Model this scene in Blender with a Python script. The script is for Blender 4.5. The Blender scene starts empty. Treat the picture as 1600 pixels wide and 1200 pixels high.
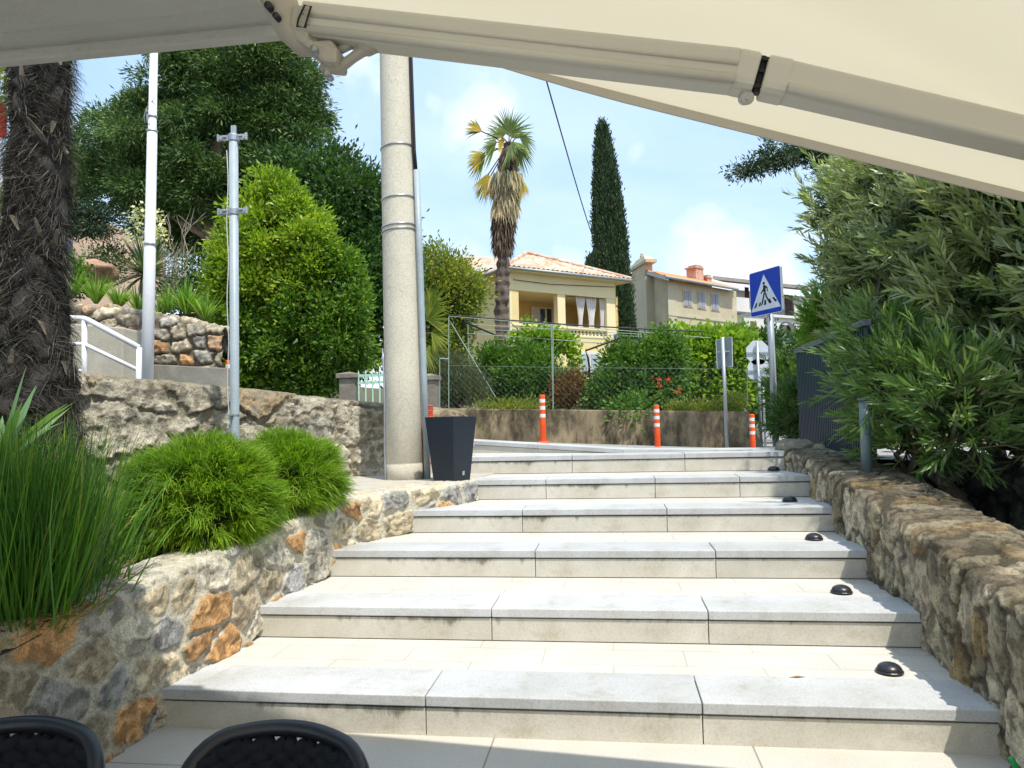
import bpy, math, random
import numpy as np
from mathutils import Vector, Matrix
R_ = math.radians
rs = np.random.RandomState(7)
random.seed(7)
scn = bpy.context.scene
COL = scn.collection

# ------------------------------------------------------------------ camera
FPX = 1155.0
CAM = np.array([0.0, 0.0, 1.187])
_p, _r, _y = R_(3.11), R_(-1.30), R_(7.556)
_fw = np.array([-math.sin(_y)*math.cos(_p), math.cos(_y)*math.cos(_p), math.sin(_p)])
_rt0 = np.array([math.cos(_y), math.sin(_y), 0.0]); _up0 = np.cross(_rt0, _fw)
_rt = math.cos(_r)*_rt0 + math.sin(_r)*_up0
_up = -math.sin(_r)*_rt0 + math.cos(_r)*_up0
cd = bpy.data.cameras.new('camera'); cam = bpy.data.objects.new('camera', cd); COL.objects.link(cam)
m = Matrix.Identity(4)
for i in range(3):
    m[i][0] = _rt[i]; m[i][1] = _up[i]; m[i][2] = -_fw[i]; m[i][3] = CAM[i]
cam.matrix_world = m
cd.sensor_width = 36.0; cd.lens = 36.0*FPX/1600.0; cd.clip_start = 0.05; cd.clip_end = 2000
scn.camera = cam

def ray(px, py): return _fw + _rt*(px-800)/FPX + _up*(600-py)/FPX
def PY(px, py, v): d = ray(px, py); return CAM + d*(v/d[1])      # real point at distance v up the stairs
def PX(px, py, v): d = ray(px, py); return CAM + d*(v/d[0])
def PZ(px, py, v): d = ray(px, py); return CAM + d*((v-CAM[2])/d[2])

# ------------------------------------------------------------------ light
SUN_EL, SUN_AZ = R_(63), R_(141)          # azimuth measured from +Y towards +X
sd = np.array([math.sin(SUN_AZ)*math.cos(SUN_EL), math.cos(SUN_AZ)*math.cos(SUN_EL), math.sin(SUN_EL)])
sl = bpy.data.lights.new('sun', 'SUN'); sl.energy = 2.9; sl.angle = R_(0.6); sl.color = (1.0, 0.94, 0.84)
so = bpy.data.objects.new('sun', sl); COL.objects.link(so)
so.rotation_euler = Vector(sd).to_track_quat('Z', 'Y').to_euler(); so.location = (5, -5, 20)

w = bpy.data.worlds.new('World'); scn.world = w; w.use_nodes = True
nt = w.node_tree; nt.nodes.clear()
def wn(t, **k):
    n = nt.nodes.new(t)
    for a, b in k.items(): setattr(n, a, b)
    return n
sky = wn('ShaderNodeTexSky'); sky.sky_type = 'NISHITA'; sky.sun_disc = False
sky.sun_elevation = SUN_EL; sky.sun_rotation = SUN_AZ; sky.air_density = 1.0; sky.dust_density = 1.5; sky.ozone_density = 1.5
tc = wn('ShaderNodeTexCoord')
sep = wn('ShaderNodeSeparateXYZ'); nt.links.new(tc.outputs['Generated'], sep.inputs[0])
zz = wn('ShaderNodeMath', operation='ADD'); nt.links.new(sep.outputs[2], zz.inputs[0]); zz.inputs[1].default_value = 0.22
dx = wn('ShaderNodeMath', operation='DIVIDE'); nt.links.new(sep.outputs[0], dx.inputs[0]); nt.links.new(zz.outputs[0], dx.inputs[1])
dy = wn('ShaderNodeMath', operation='DIVIDE'); nt.links.new(sep.outputs[1], dy.inputs[0]); nt.links.new(zz.outputs[0], dy.inputs[1])
cmb = wn('ShaderNodeCombineXYZ'); nt.links.new(dx.outputs[0], cmb.inputs[0]); nt.links.new(dy.outputs[0], cmb.inputs[1])
n1 = wn('ShaderNodeTexNoise'); n1.inputs['Scale'].default_value = 1.3; n1.inputs['Detail'].default_value = 9; n1.inputs['Roughness'].default_value = 0.55; n1.inputs['Distortion'].default_value = .3
nt.links.new(cmb.outputs[0], n1.inputs['Vector'])
r1 = wn('ShaderNodeValToRGB'); r1.color_ramp.elements[0].position = 0.33; r1.color_ramp.elements[1].position = 0.78
nt.links.new(n1.outputs['Fac'], r1.inputs[0])
# puffy bank of cumulus low in the sky
n2 = wn('ShaderNodeTexNoise'); n2.inputs['Scale'].default_value = 6.0; n2.inputs['Detail'].default_value = 8; n2.inputs['Roughness'].default_value = 0.5
nt.links.new(tc.outputs['Generated'], n2.inputs['Vector'])
bnd = wn('ShaderNodeMapRange'); bnd.inputs[1].default_value = 0.31; bnd.inputs[2].default_value = 0.12; bnd.inputs[3].default_value = 0; bnd.inputs[4].default_value = 0.30
nt.links.new(sep.outputs[2], bnd.inputs[0])
s2 = wn('ShaderNodeMath', operation='ADD'); nt.links.new(n2.outputs['Fac'], s2.inputs[0]); nt.links.new(bnd.outputs[0], s2.inputs[1])
r2 = wn('ShaderNodeValToRGB'); r2.color_ramp.elements[0].position = 0.60; r2.color_ramp.elements[1].position = 0.76
nt.links.new(s2.outputs[0], r2.inputs[0])
sc1 = wn('ShaderNodeMath', operation='MULTIPLY'); nt.links.new(r1.outputs[0], sc1.inputs[0]); sc1.inputs[1].default_value = 0.72
sc2 = wn('ShaderNodeMath', operation='MULTIPLY'); nt.links.new(r2.outputs[0], sc2.inputs[0]); sc2.inputs[1].default_value = 0.75
mx0 = wn('ShaderNodeMix', data_type='RGBA'); mx0.inputs[0].default_value = 0.72; mx0.inputs[7].default_value = (2.1, 3.1, 4.35, 1)
nt.links.new(sky.outputs[0], mx0.inputs[6])
mx1 = wn('ShaderNodeMix', data_type='RGBA'); nt.links.new(sc1.outputs[0], mx1.inputs[0]); nt.links.new(mx0.outputs[2], mx1.inputs[6]); mx1.inputs[7].default_value = (3.6, 4.2, 4.9, 1)
mx2 = wn('ShaderNodeMix', data_type='RGBA'); nt.links.new(sc2.outputs[0], mx2.inputs[0]); nt.links.new(mx1.outputs[2], mx2.inputs[6]); mx2.inputs[7].default_value = (4.6, 4.8, 5.1, 1)
bg = wn('ShaderNodeBackground'); bg.inputs[1].default_value = 0.15
nt.links.new(mx2.outputs[2], bg.inputs[0])
wo = wn('ShaderNodeOutputWorld'); nt.links.new(bg.outputs[0], wo.inputs[0])
scn.view_settings.view_transform = 'Standard'; scn.view_settings.look = 'None'
scn.view_settings.exposure = 0.93; scn.view_settings.gamma = 1
scn.cycles.max_bounces = 8; scn.cycles.diffuse_bounces = 4; scn.cycles.transmission_bounces = 5; scn.cycles.transparent_max_bounces = 8
scn.cycles.use_denoising = True

# ------------------------------------------------------------------ noise tools
def _h(ix, iy, iz, seed):
    n = (ix.astype(np.int64)*73856093) ^ (iy.astype(np.int64)*19349663) ^ (iz.astype(np.int64)*83492791) ^ (seed*2654435761)
    n = (n ^ (n >> 13))*1274126177 & 0x7fffffff
    n = (n ^ (n >> 11))*668265263 & 0x7fffffff
    return (n ^ (n >> 15) & 0xffff).astype(float) % 65536/65536.0
def vnoise(P, seed=0):
    P = np.asarray(P, float); I = np.floor(P).astype(int); F = P-I; F = F*F*(3-2*F)
    out = 0
    for a in (0, 1):
        for b in (0, 1):
            for c in (0, 1):
                wt = (F[..., 0] if a else 1-F[..., 0])*(F[..., 1] if b else 1-F[..., 1])*(F[..., 2] if c else 1-F[..., 2])
                out = out+wt*_h(I[..., 0]+a, I[..., 1]+b, I[..., 2]+c, seed)
    return out
def fbm(P, seed=0, octv=4):
    P = np.asarray(P, float); s = 0; a = .5; t = 0
    for o in range(octv):
        s = s+a*vnoise(P*(2.03**o), seed+o); t += a; a *= .5
    return s/t*2-1
def sstep(a, b, x):
    t = np.clip((x-a)/(b-a), 0, 1); return t*t*(3-2*t)

# ------------------------------------------------------------------ materials
def new_mat(name):
    m = bpy.data.materials.new(name); m.use_nodes = True; t = m.node_tree; t.nodes.clear()
    o = t.nodes.new('ShaderNodeOutputMaterial'); return m, t, o
def N(t, typ, ins=None, **k):
    n = t.nodes.new(typ)
    for a, b in k.items(): setattr(n, a, b)
    for a, b in (ins or {}).items():
        if isinstance(b, bpy.types.NodeSocket): t.links.new(b, n.inputs[a])
        else: n.inputs[a].default_value = b
    return n
def c4(c): return (c[0], c[1], c[2], 1)
def rampn(t, fac, stops):
    r = t.nodes.new('ShaderNodeValToRGB'); e = r.color_ramp.elements
    while len(e) < len(stops): e.new(0.5)
    for k, (p, c) in zip(e, stops): k.position = p; k.color = c4(c) if len(c) == 3 else c
    t.links.new(fac, r.inputs[0]); return r
def pmat(name, c1, c2=None, scale=6, rough=.7, bump=.2, bscale=None, metal=0, spec=.4, c3=None, fine=0, stretch=None, bdist=.01, coat=0):
    """two or three tone mottled surface in object space, with fine grain and bump"""
    m, t, o = new_mat(name); c2 = c2 or tuple(x*.8 for x in c1)
    co = N(t, 'ShaderNodeTexCoord').outputs['Object']
    if stretch: co = N(t, 'ShaderNodeMapping', {'Vector': co, 'Scale': stretch}).outputs[0]
    n = N(t, 'ShaderNodeTexNoise', {'Vector': co, 'Scale': scale, 'Detail': 8.0, 'Roughness': .6})
    st = [(.32, c1), (.68, c2)] if c3 is None else [(.3, c1), (.5, c2), (.72, c3)]
    col = rampn(t, n.outputs['Fac'], st).outputs[0]
    if fine:
        nf = N(t, 'ShaderNodeTexNoise', {'Vector': co, 'Scale': scale*25, 'Detail': 3.0})
        fr = rampn(t, nf.outputs['Fac'], [(.35, (1-fine,)*3), (.65, (1+fine*.3,)*3)])
        col = N(t, 'ShaderNodeMix', {0: 1.0, 6: col, 7: fr.outputs[0]}, data_type='RGBA', blend_type='MULTIPLY').outputs[2]
    b = N(t, 'ShaderNodeBsdfPrincipled', {'Base Color': col, 'Roughness': rough, 'Metallic': metal, 'Specular IOR Level': spec, 'Coat Weight': coat})
    if bump:
        nb = N(t, 'ShaderNodeTexNoise', {'Vector': co, 'Scale': bscale or scale*6, 'Detail': 8.0, 'Roughness': .65})
        bp = N(t, 'ShaderNodeBump', {'Strength': bump, 'Distance': bdist, 'Height': nb.outputs['Fac']})
        t.links.new(bp.outputs[0], b.inputs['Normal'])
    t.links.new(b.outputs[0], o.inputs[0]); return m
def leafmat(name, c1, c2, rough=.45, trans=.35, c3=None, spec=.4, tip=None):
    m, t, o = new_mat(name)
    g = N(t, 'ShaderNodeNewGeometry').outputs['Random Per Island']
    st = [(0.0, c1), (1.0, c2)] if c3 is None else [(0, c1), (.86, c2), (.95, c3)]
    col = rampn(t, g, st).outputs[0]
    co = N(t, 'ShaderNodeTexCoord').outputs['Object']
    n = N(t, 'ShaderNodeTexNoise', {'Vector': co, 'Scale': 1.7, 'Detail': 3.0})
    fr = rampn(t, n.outputs['Fac'], [(.35, (.72, .78, .75)), (.65, (1.18, 1.12, 1.0))])
    col = N(t, 'ShaderNodeMix', {0: 1.0, 6: col, 7: fr.outputs[0]}, data_type='RGBA', blend_type='MULTIPLY').outputs[2]
    b = N(t, 'ShaderNodeBsdfPrincipled', {'Base Color': col, 'Roughness': rough, 'Specular IOR Level': spec})
    tcx = N(t, 'ShaderNodeMix', {0: 1.0, 6: col, 7: (1.5, 1.6, .6, 1)}, data_type='RGBA', blend_type='MULTIPLY').outputs[2]
    tr = N(t, 'ShaderNodeBsdfTranslucent', {'Color': tcx})
    mx = N(t, 'ShaderNodeMixShader', {0: trans, 1: b.outputs[0], 2: tr.outputs[0]})
    t.links.new(mx.outputs[0], o.inputs[0]); return m
def attrmat(name, rough=.85, bump=.5, fine=.35, spec=.25, scale=30):
    """rubble stone: base colour of each stone and of the mortar is stored per vertex; veins, pits and lichen on top"""
    m, t, o = new_mat(name)
    a = N(t, 'ShaderNodeAttribute', attribute_name='Col').outputs['Color']
    co = N(t, 'ShaderNodeTexCoord').outputs['Object']
    n = N(t, 'ShaderNodeTexNoise', {'Vector': co, 'Scale': scale*.45, 'Detail': 12.0, 'Roughness': .78})
    fr = rampn(t, n.outputs['Fac'], [(.34, (1-fine*1.5,)*3), (.47, (1, 1, 1)), (.56, (1+fine*.25, 1+fine*.22, 1+fine*.15)), (.68, (1+fine*.9, 1+fine*.85, 1+fine*.75))])
    col = N(t, 'ShaderNodeMix', {0: 1.0, 6: a, 7: fr.outputs[0]}, data_type='RGBA', blend_type='MULTIPLY').outputs[2]
    ng = N(t, 'ShaderNodeTexNoise', {'Vector': co, 'Scale': scale*3.5, 'Detail': 5.0, 'Roughness': .8})
    fg = rampn(t, ng.outputs['Fac'], [(.36, (.40, .39, .37)), (.48, (1, 1, 1)), (.64, (1.25, 1.24, 1.2))])
    col = N(t, 'ShaderNodeMix', {0: .8, 6: col, 7: fg.outputs[0]}, data_type='RGBA', blend_type='MULTIPLY').outputs[2]
    nd = N(t, 'ShaderNodeTexNoise', {'Vector': co, 'Scale': 9.0, 'Detail': 6.0, 'Distortion': 1.2})
    vd = N(t, 'ShaderNodeMath', {0: nd.outputs['Fac'], 1: .5}, operation='SUBTRACT'); va = N(t, 'ShaderNodeMath', {0: vd.outputs[0]}, operation='ABSOLUTE')
    vr = rampn(t, va.outputs[0], [(0.0, (.50, .48, .44)), (.007, (1, 1, 1))])
    col = N(t, 'ShaderNodeMix', {0: .75, 6: col, 7: vr.outputs[0]}, data_type='RGBA', blend_type='MULTIPLY').outputs[2]
    b = N(t, 'ShaderNodeBsdfPrincipled', {'Base Color': col, 'Roughness': rough, 'Specular IOR Level': spec})
    mm = N(t, 'ShaderNodeMath', {0: n.outputs['Fac'], 1: va.outputs[0]}, operation='ADD')
    m2 = N(t, 'ShaderNodeMath', {0: ng.outputs['Fac'], 1: .25}, operation='MULTIPLY')
    m3 = N(t, 'ShaderNodeMath', {0: mm.outputs[0], 1: m2.outputs[0]}, operation='ADD')
    bp = N(t, 'ShaderNodeBump', {'Strength': min(1, bump*1.5), 'Distance': .035, 'Height': m3.outputs[0]})
    t.links.new(bp.outputs[0], b.inputs['Normal']); t.links.new(b.outputs[0], o.inputs[0]); return m

# ------------------------------------------------------------------ object tools
ORG = {}
def org(o): return ORG.get(o.name, np.zeros(3)) if o is not None else np.zeros(3)
def tag(o, label=None, cat=None, group=None, kind=None):
    if label: o['label'] = label
    if cat: o['category'] = cat
    if group: o['group'] = group
    if kind: o['kind'] = kind
    return o
def thing(name, loc, label, cat, group=None):
    o = bpy.data.objects.new(name, None); COL.objects.link(o); o.location = [float(x) for x in loc]; o.empty_display_size = .1
    ORG[o.name] = np.array(loc, float); return tag(o, label, cat, group)
def link(name, me, mat, parent=None, origin=None):
    o = bpy.data.objects.new(name, me); COL.objects.link(o)
    if mat is not None: me.materials.append(mat)
    if parent is not None:
        o.parent = parent; 
    og = np.array(origin, float) if origin is not None else org(parent)
    ORG[o.name] = og
    if parent is not None: o.location = [float(x) for x in (og-org(parent))]
    else: o.location = [float(x) for x in og]
    return o
def mesh_np(name, V, Fs, mat, parent=None, smooth=False, origin=None, col=None):
    V = np.asarray(V, float); og = np.array(origin, float) if origin is not None else org(parent)
    me = bpy.data.meshes.new(name)
    V2 = (V-og).astype(np.float32)
    me.vertices.add(len(V2)); me.vertices.foreach_set('co', V2.ravel())
    Fs = [np.asarray(F, np.int32) for F in Fs if len(F)]
    loops = np.concatenate([F.ravel() for F in Fs]); sizes = np.concatenate([np.full(len(F), F.shape[1]) for F in Fs])
    me.loops.add(len(loops)); me.loops.foreach_set('vertex_index', loops.astype(np.int32))
    st = np.concatenate([[0], np.cumsum(sizes)[:-1]]).astype(np.int32)
    me.polygons.add(len(sizes)); me.polygons.foreach_set('loop_start', st)
    try: me.polygons.foreach_set('loop_total', sizes.astype(np.int32))
    except Exception: pass
    if smooth: me.polygons.foreach_set('use_smooth', np.ones(len(sizes), bool))
    if col is not None:
        a = me.color_attributes.new('Col', 'FLOAT_COLOR', 'POINT')
        c = np.ones((len(V2), 4), np.float32); c[:, :3] = col; a.data.foreach_set('color', c.ravel())
    me.update(calc_edges=True); me.validate()
    return link(name, me, mat, parent, og)

class MB:
    def __init__(s): s.v = []; s.f = []
    def add(s, V, F):
        b = len(s.v); s.v += [tuple(map(float, x)) for x in V]; s.f += [tuple(b+i for i in f) for f in F]; return s
    def box(s, c, size, rz=0, M=None, taper=1.0):
        hx, hy, hz = [q/2 for q in size]
        V = [Vector((x*(taper if z < 0 else 1), y*(taper if z < 0 else 1), z)) for x in (-hx, hx) for y in (-hy, hy) for z in (-hz, hz)]
        Mx = M if M is not None else Matrix.Rotation(rz, 3, 'Z')
        V = [Mx @ v + Vector([float(q) for q in c]) for v in V]
        return s.add(V, [(0, 1, 3, 2), (4, 6, 7, 5), (0, 4, 5, 1), (2, 3, 7, 6), (0, 2, 6, 4), (1, 5, 7, 3)])
    def hexa(s, b, t):     # bottom 4 points, top 4 points
        return s.add(list(b)+list(t), [(3, 2, 1, 0), (4, 5, 6, 7), (0, 1, 5, 4), (1, 2, 6, 5), (2, 3, 7, 6), (3, 0, 4, 7)])
    def prism(s, poly, h0, h1):   # poly: (x,y) ; extruded in z
        n = len(poly); V = [(p[0], p[1], h0) for p in poly]+[(p[0], p[1], h1) for p in poly]
        return s.add(V, [tuple(range(n))[::-1], tuple(range(n, 2*n))]+[(i, (i+1) % n, (i+1) % n+n, i+n) for i in range(n)])
    def plate(s, pts, off):       # planar polygon in 3D given thickness vector
        n = len(pts); a = [np.array(p, float) for p in pts]; off = np.array(off, float)
        return s.add(a+[p+off for p in a], [tuple(range(n))[::-1], tuple(range(n, 2*n))]+[(i, (i+1) % n, (i+1) % n+n, i+n) for i in range(n)])
    def tube(s, pts, r, n=8, cap=True, flat=1.0, closed=False):
        pts = [np.array(p, float) for p in pts]; k = len(pts)
        rr = r if hasattr(r, '__len__') else [r]*k
        V = []; up = None
        for i, p in enumerate(pts):
            if closed: d = pts[(i+1) % k]-pts[i-1]
            else: d = pts[min(i+1, k-1)]-pts[max(i-1, 0)]
            d = d/(np.linalg.norm(d)+1e-9)
            if up is None: up = np.array([0, 0, 1.0]) if abs(d[2]) < .9 else np.array([0, 1.0, 0])
            a = np.cross(d, up); a /= np.linalg.norm(a)+1e-9; up = np.cross(a, d)
            for j in range(n):
                t = 2*math.pi*j/n; V.append(p+rr[i]*(math.cos(t)*a+math.sin(t)*up*flat))
        F = [(i*n+j, i*n+(j+1) % n, (i+1)*n+(j+1) % n, (i+1)*n+j) for i in range(k-1) for j in range(n)]
        if closed: F += [((k-1)*n+j, (k-1)*n+(j+1) % n, (j+1) % n, j) for j in range(n)]
        elif cap: F += [tuple(range(n))[::-1], tuple(range((k-1)*n, k*n))]
        return s.add(V, F)
    def lathe(s, prof, c=(0, 0, 0), n=24):
        V = []; k = len(prof)
        for r, z in prof:
            for j in range(n): t = 2*math.pi*j/n; V.append((c[0]+r*math.cos(t), c[1]+r*math.sin(t), c[2]+z))
        F = [(i*n+j, i*n+(j+1) % n, (i+1)*n+(j+1) % n, (i+1)*n+j) for i in range(k-1) for j in range(n)]
        F += [tuple(range(n))[::-1], tuple(range((k-1)*n, k*n))]
        return s.add(V, F)
    def build(s, name, mat, parent=None, smooth=False, bevel=0, origin=None, seg=2):
        og = np.array(origin, float) if origin is not None else org(parent)
        me = bpy.data.meshes.new(name)
        me.from_pydata([(x-og[0], y-og[1], z-og[2]) for x, y, z in s.v], [], s.f); me.update()
        o = link(name, me, mat, parent, og)
        if smooth:
            me.polygons.foreach_set('use_smooth', [True]*len(me.polygons))
        if bevel:
            b = o.modifiers.new('bevel', 'BEVEL'); b.width = bevel; b.segments = seg; b.limit_method = 'ANGLE'; b.angle_limit = R_(35)
        return o
def kids(o): return [c for c in COL.objects if c.parent == o]
def copy_tree(o, loc, parent=None):
    c = o.copy(); COL.objects.link(c)
    if parent is None: c.location = [float(x) for x in loc]
    else: c.parent = parent
    for k in kids(o): copy_tree(k, None, c)
    return c

def grid_faces(nu, nv, wrap=False):
    i, j = np.meshgrid(np.arange(nu-1), np.arange(nv-1), indexing='ij'); a = (i*nv+j).ravel()
    return np.stack([a, a+nv, a+nv+1, a+1], 1)

# ---- foliage: real leaf faces
def leaves(name, pos, axis, L, W, mat, parent=None, lens=False, bend=.15, up=None, origin=None, fold=.12):
    n = len(pos); axis = axis/(np.linalg.norm(axis, axis=1, keepdims=True)+1e-9)
    u = rs.normal(size=(n, 3)) if up is None else up+rs.normal(size=(n, 3))*.5
    s = np.cross(axis, u); s /= np.linalg.norm(s, axis=1, keepdims=True)+1e-9
    nn = np.cross(s, axis)
    L = np.broadcast_to(L, n)[:, None]; W = np.broadcast_to(W, n)[:, None]
    if not lens:
        V = np.stack([pos, pos+axis*L*.5+s*W*.5+nn*W*fold, pos+axis*L-nn*L*bend, pos+axis*L*.5-s*W*.5+nn*W*fold], 1).reshape(-1, 3)
        b = np.arange(n)[:, None]*4
        return mesh_np(name, V, [b+np.array([[0, 1, 2, 3]])], mat, parent, origin=origin)
    def p(t, q): return pos+axis*L*t+s*W*.5*q-nn*L*bend*t*t+nn*W*fold*abs(q)
    V = np.stack([p(0, 0), p(.3, .85), p(.3, -.85), p(.65, .8), p(.65, -.8), p(1, 0), p(.3, 0), p(.65, 0)], 1).reshape(-1, 3)
    b = np.arange(n)[:, None]*8
    return mesh_np(name, V, [np.concatenate([b+np.array([[0, 1, 6]]), b+np.array([[0, 6, 2]]), b+np.array([[3, 5, 7]]), b+np.array([[7, 5, 4]])]),
                             np.concatenate([b+np.array([[1, 3, 7, 6]]), b+np.array([[6, 7, 4, 2]])])], mat, parent, origin=origin)
def blades(name, pos, d, L, W, droop, mat, parent=None, seg=4, origin=None, wob=0, side=None):
    n = len(pos); d = d/(np.linalg.norm(d, axis=1, keepdims=True)+1e-9)
    s = rs.normal(size=(n, 3))*.6+np.cross(d, [0, 0, 1.0])*1.2 if side is None else side
    s = s-d*np.sum(s*d, 1, keepdims=True); s /= np.linalg.norm(s, axis=1, keepdims=True)+1e-9
    L = np.broadcast_to(L, n)[:, None]; W = np.broadcast_to(W, n)[:, None]; droop = np.broadcast_to(droop, n)[:, None]
    V = []; wv = rs.normal(size=(n, 3))
    for k in range(seg+1):
        t = k/seg
        c = pos+d*L*t+np.array([0, 0, -1.0])*droop*L*t*t+wv*L*wob*math.sin(t*math.pi)
        wd = W*.5*(1-t**2.2)+.0004
        V += [c+s*wd, c-s*wd]
    V = np.stack(V, 1).reshape(-1, 3); m = 2*(seg+1); b = np.arange(n)[:, None]*m
    F = np.concatenate([b+np.array([[2*k, 2*k+2, 2*k+3, 2*k+1]]) for k in range(seg)])
    return mesh_np(name, V, [F], mat, parent, origin=origin)
def rdir(n):
    v = rs.normal(size=(n, 3)); return v/np.linalg.norm(v, axis=1, keepdims=True)
def blob_px(lst, Y):   # (px, py, rx_px, ry_px, dY) -> centre, radii in metres
    out = []
    for a in lst:
        px, py, rx, ry = a[:4]; y = Y+(a[4] if len(a) > 4 else 0)
        c = PY(px, py, y); k = np.linalg.norm(c-CAM)/FPX
        rdp = a[5] if len(a) > 5 else (rx+ry)/2*k
        out.append((c, np.array([rx*k, rdp, ry*k])))
    return out
def crown(name, blobs, ncl, per, cr, L, W, mat, parent, inner=.5, outb=.8, upb=.25, lens=False, jag=.25, bend=.12, flat=1.0, down=0, clump=None, core=.25, cflat=.8):
    wts = np.array([(b[1][0]*b[1][2]+b[1][0]*b[1][1]) for b in blobs]); wts /= wts.sum()
    idx = rs.choice(len(blobs), ncl, p=wts)
    C = np.array([b[0] for b in blobs])[idx]; Rr = np.array([b[1] for b in blobs])[idx]
    d = rdir(ncl); rad = inner+(1-inner)*rs.rand(ncl)**.6
    rad = rad*(1+jag*fbm(d*2.2+C*.7, 5, 3))
    cc = C+d*Rr*rad[:, None]
    if clump:
        nq, qr = clump
        iq = rs.choice(len(blobs), nq, p=wts); dq = rdir(nq); C0 = np.array([b[0] for b in blobs])[iq]; R0_ = np.array([b[1] for b in blobs])[iq]
        qc = C0+dq*R0_*(.45+.55*rs.rand(nq)**.5)[:, None]; qs = qr*(.6+.8*rs.rand(nq))
        w2 = qs**2; k = rs.choice(nq, ncl, p=w2/w2.sum()); d2 = rdir(ncl)+dq[k]*.6+np.array([0, 0, .25]); d2 /= np.linalg.norm(d2, axis=1, keepdims=True)
        keep = rs.rand(ncl) < core; cl_ = qc[k]+d2*(qs[k]*(.55+.5*rs.rand(ncl)))[:, None]*np.array([1, 1, cflat])
        cc = np.where(keep[:, None], cc*1, cl_); d = np.where(keep[:, None], d, d2)
    out = np.repeat(d, per, 0)
    off = rs.normal(size=(ncl*per, 3))*cr; off[:, 2] *= flat
    pos = np.repeat(cc, per, 0)+off
    ax = out*outb+rdir(ncl*per)*.8+off/cr*.35+np.array([0, 0, upb-down])
    n = len(pos)
    return leaves(name, pos, ax, L*(.65+.7*rs.rand(n)), W*(.7+.6*rs.rand(n)), mat, parent, lens=lens, bend=bend)

# ---- rubble stone wall: swept profile with modelled stones
def stones(u, v, cw, ch, seed):
    """returns stone id noise (n,3), edge distance"""
    U = u/cw; V = v/ch
    j0 = np.floor(V).astype(int); best = np.full(u.shape, 9.0); sec = np.full(u.shape, 9.0)
    bi = np.zeros(u.shape, int); bj = np.zeros(u.shape, int); bx = np.zeros(u.shape); by = np.zeros(u.shape)
    z0 = np.zeros(u.shape, int)
    for dj in (-2, -1, 0, 1, 2):
        j = j0+dj; sh = _h(j, z0, z0, seed)
        i0 = np.floor(U-sh).astype(int)
        for di in (-2, -1, 0, 1, 2):
            i = i0+di
            cx = i+sh+.5+(_h(i, j, z0, seed+1)-.5)*.75; cy = j+.5+(_h(i, j, z0, seed+2)-.5)*.6
            d = np.sqrt((U-cx)**2+(V-cy)**2)*(0.85+.3*_h(i, j, z0, seed+3))
            nb = d < best
            sec = np.where(nb, best, np.minimum(sec, d))
            bi = np.where(nb, i, bi); bj = np.where(nb, j, bj); bx = np.where(nb, U-cx, bx); by = np.where(nb, V-cy, by)
            best = np.where(nb, d, best)
    ids = np.stack([_h(bi, bj, z0, seed+k) for k in (5, 6, 7, 8)], -1)
    return ids, sec-best, bx, by
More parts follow.
